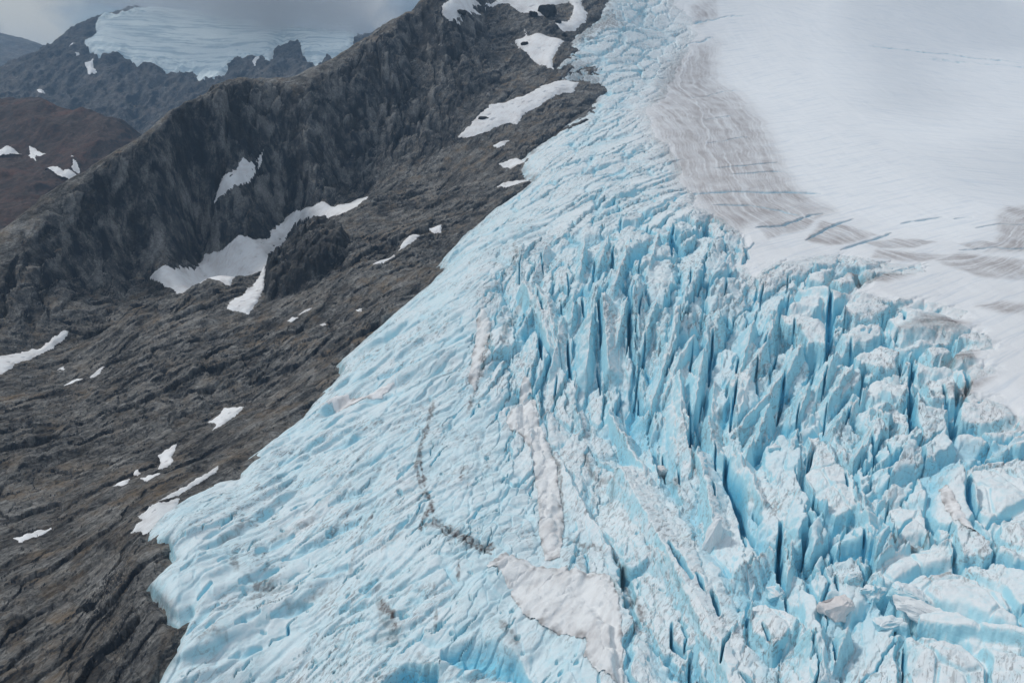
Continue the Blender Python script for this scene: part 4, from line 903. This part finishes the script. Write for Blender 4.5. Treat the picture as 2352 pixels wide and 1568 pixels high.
def cloud(name, lo, hi, dens, label, base, tilt):
    o = box_mesh(name, lo, hi); m = bpy.data.materials.new('cloud_vapour'); m.use_nodes = True; nt = m.node_tree; nt.nodes.remove(nt.nodes['Principled BSDF'])
    geo = nt.nodes.new('ShaderNodeNewGeometry'); sp_ = nt.nodes.new('ShaderNodeSeparateXYZ'); nt.links.new(geo.outputs['Position'], sp_.inputs[0])
    nn = nt.nodes.new('ShaderNodeTexNoise'); nn.inputs['Scale'].default_value = .0030; nn.inputs['Detail'].default_value = 5; nt.links.new(geo.outputs['Position'], nn.inputs['Vector'])
    def mm(op, a, b):
        q = nt.nodes.new('ShaderNodeMath'); q.operation = op
        for s_, v in zip(q.inputs, (a, b)):
            if isinstance(v, (int, float)): s_.default_value = v
            else: nt.links.new(v, s_)
        return q.outputs[0]
    h_ = mm('ADD', mm('DIVIDE', mm('SUBTRACT', sp_.outputs[2], mm('SUBTRACT', base, mm('MULTIPLY', mm('ADD', sp_.outputs[0], 2800), tilt))), 130.0), mm('MULTIPLY', mm('SUBTRACT', nn.outputs['Fac'], .5), 6.5))
    rim = nt.nodes.new('ShaderNodeMapRange'); nt.links.new(h_, rim.inputs[0]); rim.inputs[1].default_value = 0; rim.inputs[2].default_value = 1.6; rim.inputs[3].default_value = 0; rim.inputs[4].default_value = dens
    # thin out towards both ends
    ex = nt.nodes.new('ShaderNodeMapRange'); ex.interpolation_type = 'SMOOTHSTEP'
    nt.links.new(mm('ABSOLUTE', mm('SUBTRACT', sp_.outputs[0], (lo[0] + hi[0]) / 2), 0), ex.inputs[0]); hw = (hi[0] - lo[0]) / 2
    ex.inputs[1].default_value = hw * .55; ex.inputs[2].default_value = hw * .95; ex.inputs[3].default_value = 1; ex.inputs[4].default_value = 0
    pv = nt.nodes.new('ShaderNodeVolumePrincipled'); pv.inputs['Color'].default_value = (.97, .98, 1, 1); pv.inputs['Anisotropy'].default_value = .3
    nt.links.new(mm('MULTIPLY', rim.outputs[0], ex.outputs[0]), pv.inputs['Density']); nt.links.new(pv.outputs[0], nt.nodes['Material Output'].inputs['Volume']); m.cycles.volume_step_rate = 1.0
    o.data.materials.append(m); tag(o, label, 'cloud', kind='stuff')
cloud('cloud', (-4300, 5300, 130), (-600, 6900, 900), .0042, 'grey cloud hiding the summit of the ice capped mountain', 590, .17)

# ------------------------------------------------------------------ loose blocks of ice and boulders
def block(name, U, V, size, label, cat, mat, on, group, seed, stretch=(1, 1, 1), rz=0, flat=.0):
    import bmesh
    r = np.random.default_rng(seed); bm = bmesh.new()
    for k in range(34):
        v = r.normal(0, 1, 3); v /= np.linalg.norm(v); v = np.sign(v) * np.abs(v) ** .75; v *= r.uniform(.8, 1.05)
        bm.verts.new(v * .5 * np.array(stretch) * size)
    ret = bmesh.ops.convex_hull(bm, input=bm.verts); bmesh.ops.delete(bm, geom=[e for e in set(ret['geom_interior'] + ret['geom_unused']) if isinstance(e, bmesh.types.BMVert)], context='VERTS')
    bmesh.ops.bevel(bm, geom=bm.edges[:], offset=size * .05, segments=1, affect='EDGES', profile=.6, clamp_overlap=True)
    bmesh.ops.triangulate(bm, faces=bm.faces); bmesh.ops.subdivide_edges(bm, edges=bm.edges, cuts=2, use_grid_fill=True)
    P_ = np.array([v.co[:] for v in bm.verts]); nz_ = fbm(P_[:, 0] / size * 3 + seed, P_[:, 1] / size * 3 + P_[:, 2] / size * 2, 4, seed) * .17 * size
    bm.normal_update()
    for v, d in zip(bm.verts, nz_): v.co += v.normal * float(d)
    me = bpy.data.meshes.new(name); bm.to_mesh(me); bm.free()
    me.materials.append(mat)
    o = bpy.data.objects.new(name, me); C.objects.link(o)
    a_, l_ = cast(U, V, 5 if on == 'ice' else 0); a_ = float(a_[0]); l_ = float(l_[0])
    gA, gL, gZ = (A, L, iceZ) if on == 'ice' else (rockA, rockL, rockZ)
    i = int(round((a_ - gA[0, 0]) / (gA[1, 0] - gA[0, 0]))); j = int(round((l_ - gL[0, 0]) / (gL[0, 1] - gL[0, 0])))
    k = max(1, int(size * .3 / math.exp(l_) / float(gA[1, 0] - gA[0, 0]))); z = float(np.median(gZ[max(0, i - k):i + k + 1, max(0, j - k):j + k + 1]))
    o.location = (math.exp(l_) * math.sin(a_), math.exp(l_) * math.cos(a_), z + size * stretch[2] * .10); o.rotation_euler = (r.normal(0, .12), r.normal(0, .12), rz)
    tag(o, label, cat, group); return o
M_BLOCK = snow_material('ice_block_white', (.76, .80, .82), (.60, .60, .60), .4)
M_PINK = snow_material('ice_block_dirty', (.70, .68, .68), (.52, .48, .47), .7)
IG = 'fallen ice blocks in the lower icefall'
for k, (U, V, sz, st_, rz, mt, lab) in enumerate([
 (1638, 1245, 17, (.55, .45, 1.5), .6, M_BLOCK, 'tall clean white ice slab standing by a dark blue crevasse'),
 (1958, 1342, 7.5, (1, .8, .9), .2, M_ICE, 'small square topped white ice block behind the row of fallen blocks'),
 (2008, 1360, 9.5, (1.2, .9, .8), .3, M_ICE, 'rounded white ice block in the middle of the fallen row'),
 (2082, 1378, 12, (1.3, .9, .9), -.3, M_ICE, 'largest flat topped white ice block at the right end of the fallen row'),
 (1928, 1402, 13, (1.2, .9, .6), .2, M_PINK, 'pinkish dirty ice block with a broken face among the white ones'),
 (2040, 1428, 9, (1.3, .9, .6), .1, M_ICE, 'low pale ice block lying in front of the fallen row'),
 (2120, 1412, 15, (1.9, .7, .4), -.5, M_BLOCK, 'long low white ice slab pointing away from the fallen blocks'),
 (1782, 1358, 9, (.9, 1.1, .8), .9, M_ICE, 'grey white ice block wedged under the tall blue walls'),
 (1778, 1052, 6.5, (1, .9, .9), .4, M_ICE, 'white chunk of ice lodged in rubble between two blue ice fins'),
 (1520, 1075, 9, (.8, .8, 1.1), .4, M_PINK, 'dirty ice lump at the bottom of the dark gap below the long fin')]):
    block('ice_block', U, V, sz, lab, 'ice block', mt, 'ice', IG, 500 + k, st_, rz)
for k, (U, V, sz, st_, lab) in enumerate([
 (1109, 276, 13, (1.5, 1, .8), 'single dark boulder lying on the long sloping snow apron'),
 (1258, 38, 40, (1.3, 1, .7), 'big dark rock outcrop rising through the snow cap on the peak'),
 (1224, 40, 18, (1.2, 1, .8), 'small dark rock left of the big outcrop on the snow cap'),
 (1282, 62, 14, (1, 1, .8), 'dark rock lying on snow just below the big outcrop'),
 (1060, 41, 20, (1.6, 1, .5), 'flat brown rock in the lower left corner of the snow cap'),
 (1205, 115, 16, (1, 1, .8), 'dark rock at the upper edge of the steep snow tongue'),
 (1296, 78, 13, (1.2, 1, .7), 'stray boulder between the snow cap and the glacier edge')]):
    block('boulder', U, V, sz, lab, 'boulder', M_ROCK, 'rock', 'rocks standing out of the upper snow', 600 + k, st_, k * 1.3)

SUN_EL, SUN_AZ = 50, -62           # azimuth clockwise from the viewing direction
dv = Vector((math.sin(math.radians(SUN_AZ)) * math.cos(math.radians(SUN_EL)), math.cos(math.radians(SUN_AZ)) * math.cos(math.radians(SUN_EL)), math.sin(math.radians(SUN_EL))))
def shading_cloud(n=150):  # unseen cloud above the frame, cut to shade the snowfield round a sunlit gap
    zc = 470.0; gx, gy = np.meshgrid(np.linspace(-100, 1900, n), np.linspace(700, 3200, n), indexing='ij'); gx = gx.astype(f32); gy = gy.astype(f32)
    # follow the sunlight down to the snow
    t_ = np.full(gx.shape, 400.0)
    for _ in range(12):
        x = gx - dv.x * t_; y = gy - dv.y * t_; a, l = azr(x, y); t_ = (zc - bil(cZ, a, l)) / dv.z
    bank = poly_q(P('1900,-60 1950,80 2000,250 2090,300 2150,380 2230,440 2300,470 2600,480 2600,-60'), 6); gapq = poly_q(P('2600,110 2400,118 2240,132 2160,170 2195,208 2205,245 2120,275 2020,305 2000,355 2150,368 2300,330 2420,285 2600,260'), 6)
    d = np.minimum(seg_dist(a.astype(f32), (l * QK).astype(f32), bank), -seg_dist(a.astype(f32), (l * QK).astype(f32), gapq)) + .006 * fbm(gx / 90, gy / 90, 3, 441)
    th = 55 * np.clip(d / .03, 0, 1) ** .5 + 14 * fbm(gx / 70, gy / 70, 3, 443)
    m = bpy.data.materials.new('shading_cloud_sheet'); m.use_nodes = True; nt = m.node_tree; nt.nodes.remove(nt.nodes['Principled BSDF'])
    tr = nt.nodes.new('ShaderNodeBsdfTransparent'); tl = nt.nodes.new('ShaderNodeBsdfTranslucent'); mxs = nt.nodes.new('ShaderNodeMixShader'); mxs.inputs[0].default_value = .19
    nt.links.new(tr.outputs[0], mxs.inputs[1]); nt.links.new(tl.outputs[0], mxs.inputs[2]); nt.links.new(mxs.outputs[0], nt.nodes['Material Output'].inputs['Surface'])
    o = mesh_from('cloud', gx, gy, (zc + th).astype(f32), faces_all(d > 0), m)
    lo = mesh_from('underside', gx, gy, (zc - .3 * np.maximum(th, 0)).astype(f32), faces_all(d > 0), m, parent=o)
    tag(o, 'unseen thin cloud sheet added to shade the upper snowfield round a sunlit gap', 'cloud', kind='stuff')
shading_cloud()

# ------------------------------------------------------------------ camera, sun, sky
cd = bpy.data.cameras.new('camera'); cam = bpy.data.objects.new('camera', cd); C.objects.link(cam)
cd.lens = 30; cd.sensor_width = 36; cd.clip_start = 1; cd.clip_end = 90000
cam.rotation_euler = (math.pi / 2 - PITCH, 0, 0)
sc = bpy.context.scene; sc.camera = cam
sd_ = bpy.data.lights.new('sun', 'SUN'); sd_.energy = 1.75; sd_.angle = math.radians(10); sd_.color = (1, .96, .90)
sun = bpy.data.objects.new('sun', sd_); C.objects.link(sun)
dv = Vector((math.sin(math.radians(SUN_AZ)) * math.cos(math.radians(SUN_EL)), math.cos(math.radians(SUN_AZ)) * math.cos(math.radians(SUN_EL)), math.sin(math.radians(SUN_EL))))
sun.rotation_euler = dv.to_track_quat('Z', 'Y').to_euler(); sun.location = (0, 0, 500)
w = bpy.data.worlds.new('World'); sc.world = w; w.use_nodes = True
n = w.node_tree.nodes; lk = w.node_tree.links; bg = n['Background']
sky = n.new('ShaderNodeTexSky'); sky.sky_type = 'NISHITA'; sky.sun_disc = False; sky.sun_elevation = math.radians(SUN_EL); sky.sun_rotation = math.radians(SUN_AZ % 360)
bg.inputs['Strength'].default_value = .076
tc = n.new('ShaderNodeTexCoord')
def wn(kind, **kw):
    q = n.new(kind)
    for k, v in kw.items(): setattr(q, k, v)
    return q
def wmath(op, a, b):
    m = wn('ShaderNodeMath', operation=op)
    for s_, v in zip(m.inputs, (a, b)):
        if isinstance(v, (int, float)): s_.default_value = v
        else: lk.new(v, s_)
    return m.outputs[0]
mp = wn('ShaderNodeMapping'); mp.inputs['Scale'].default_value = (1, 1, 2.2); lk.new(tc.outputs['Generated'], mp.inputs[0])
nz = wn('ShaderNodeTexNoise'); nz.inputs['Scale'].default_value = 9.5; nz.inputs['Detail'].default_value = 9; nz.inputs['Roughness'].default_value = .56; nz.inputs['Distortion'].default_value = .5; lk.new(mp.outputs[0], nz.inputs['Vector'])
sp = wn('ShaderNodeSeparateXYZ'); lk.new(tc.outputs['Generated'], sp.inputs[0])
# an overcast sky is about three times as bright overhead as at the horizon
zen = wn('ShaderNodeMapRange'); lk.new(sp.outputs[2], zen.inputs[0]); zen.inputs[1].default_value = .05; zen.inputs[2].default_value = .7; zen.inputs[3].default_value = .85; zen.inputs[4].default_value = 2.3
def gap(U, V, r0, r1):            # a thinner place in the cloud, round one direction
    d = Vector([float(q) for q in ray(U, V)]).normalized()
    vm = wn('ShaderNodeVectorMath', operation='DISTANCE'); vm.inputs[1].default_value = d; lk.new(tc.outputs['Generated'], vm.inputs[0])
    v = wmath('ADD', vm.outputs['Value'], wmath('MULTIPLY', wmath('SUBTRACT', nz.outputs['Fac'], .5), .22))
    mr = wn('ShaderNodeMapRange', interpolation_type='SMOOTHSTEP'); lk.new(v, mr.inputs[0]); mr.inputs[1].default_value = r1; mr.inputs[2].default_value = r0; mr.inputs[3].default_value = 0; mr.inputs[4].default_value = 1
    return mr.outputs[0]
g1 = gap(95, 55, .015, .075); g2 = gap(850, 15, .005, .035); g3 = gap(190, 110, .02, .07)
zc = wn('ShaderNodeMapRange'); lk.new(sp.outputs[2], zc.inputs[0]); zc.inputs[1].default_value = .05; zc.inputs[2].default_value = .5
cr = wn('ShaderNodeValToRGB'); e = cr.color_ramp.elements; e[0].position = .38; e[0].color = (1.25, 1.55, 2.0, 1); e[1].position = .66; e[1].color = (5.4, 5.6, 5.9, 1); lk.new(nz.outputs['Fac'], cr.inputs[0])
def wmix(f, a, b, mode='MIX'):
    m = wn('ShaderNodeMix', data_type='RGBA', blend_type=mode)
    for s_, v in ((m.inputs[0], f), (m.inputs[6], a), (m.inputs[7], b)):
        if isinstance(v, tuple): s_.default_value = (*v, 1)
        elif isinstance(v, (int, float)): s_.default_value = v
        else: lk.new(v, s_)
    return m.outputs[2]
vs = wn('ShaderNodeVectorMath', operation='SCALE'); lk.new(cr.outputs[0], vs.inputs[0]); lk.new(zen.outputs[0], vs.inputs['Scale'])
tint = wmix(1.0, vs.outputs[0], wmix(zc.outputs[0], (.80, .97, 1.16), (1.0, 1.0, .98)), 'MULTIPLY')
c = wmix(g3, tint, (2.6, 4.4, 6.0)); c = wmix(g1, c, (7.5, 7.6, 7.4)); c = wmix(g2, c, (8.5, 8.6, 8.7))
lk.new(wmix(.88, sky.outputs[0], c), bg.inputs['Color'])

sc.render.engine = 'CYCLES'
cy = sc.cycles; cy.max_bounces = 8; cy.diffuse_bounces = 6; cy.glossy_bounces = 2; cy.volume_bounces = 2; cy.use_denoising = True; cy.use_adaptive_sampling = True; cy.adaptive_threshold = .02
sc.view_settings.view_transform = 'Standard'; sc.view_settings.look = 'None'; sc.view_settings.gamma = 1; sc.view_settings.exposure = -.02; sc.view_settings.use_curve_mapping = False
print('done', time.time() - T0)
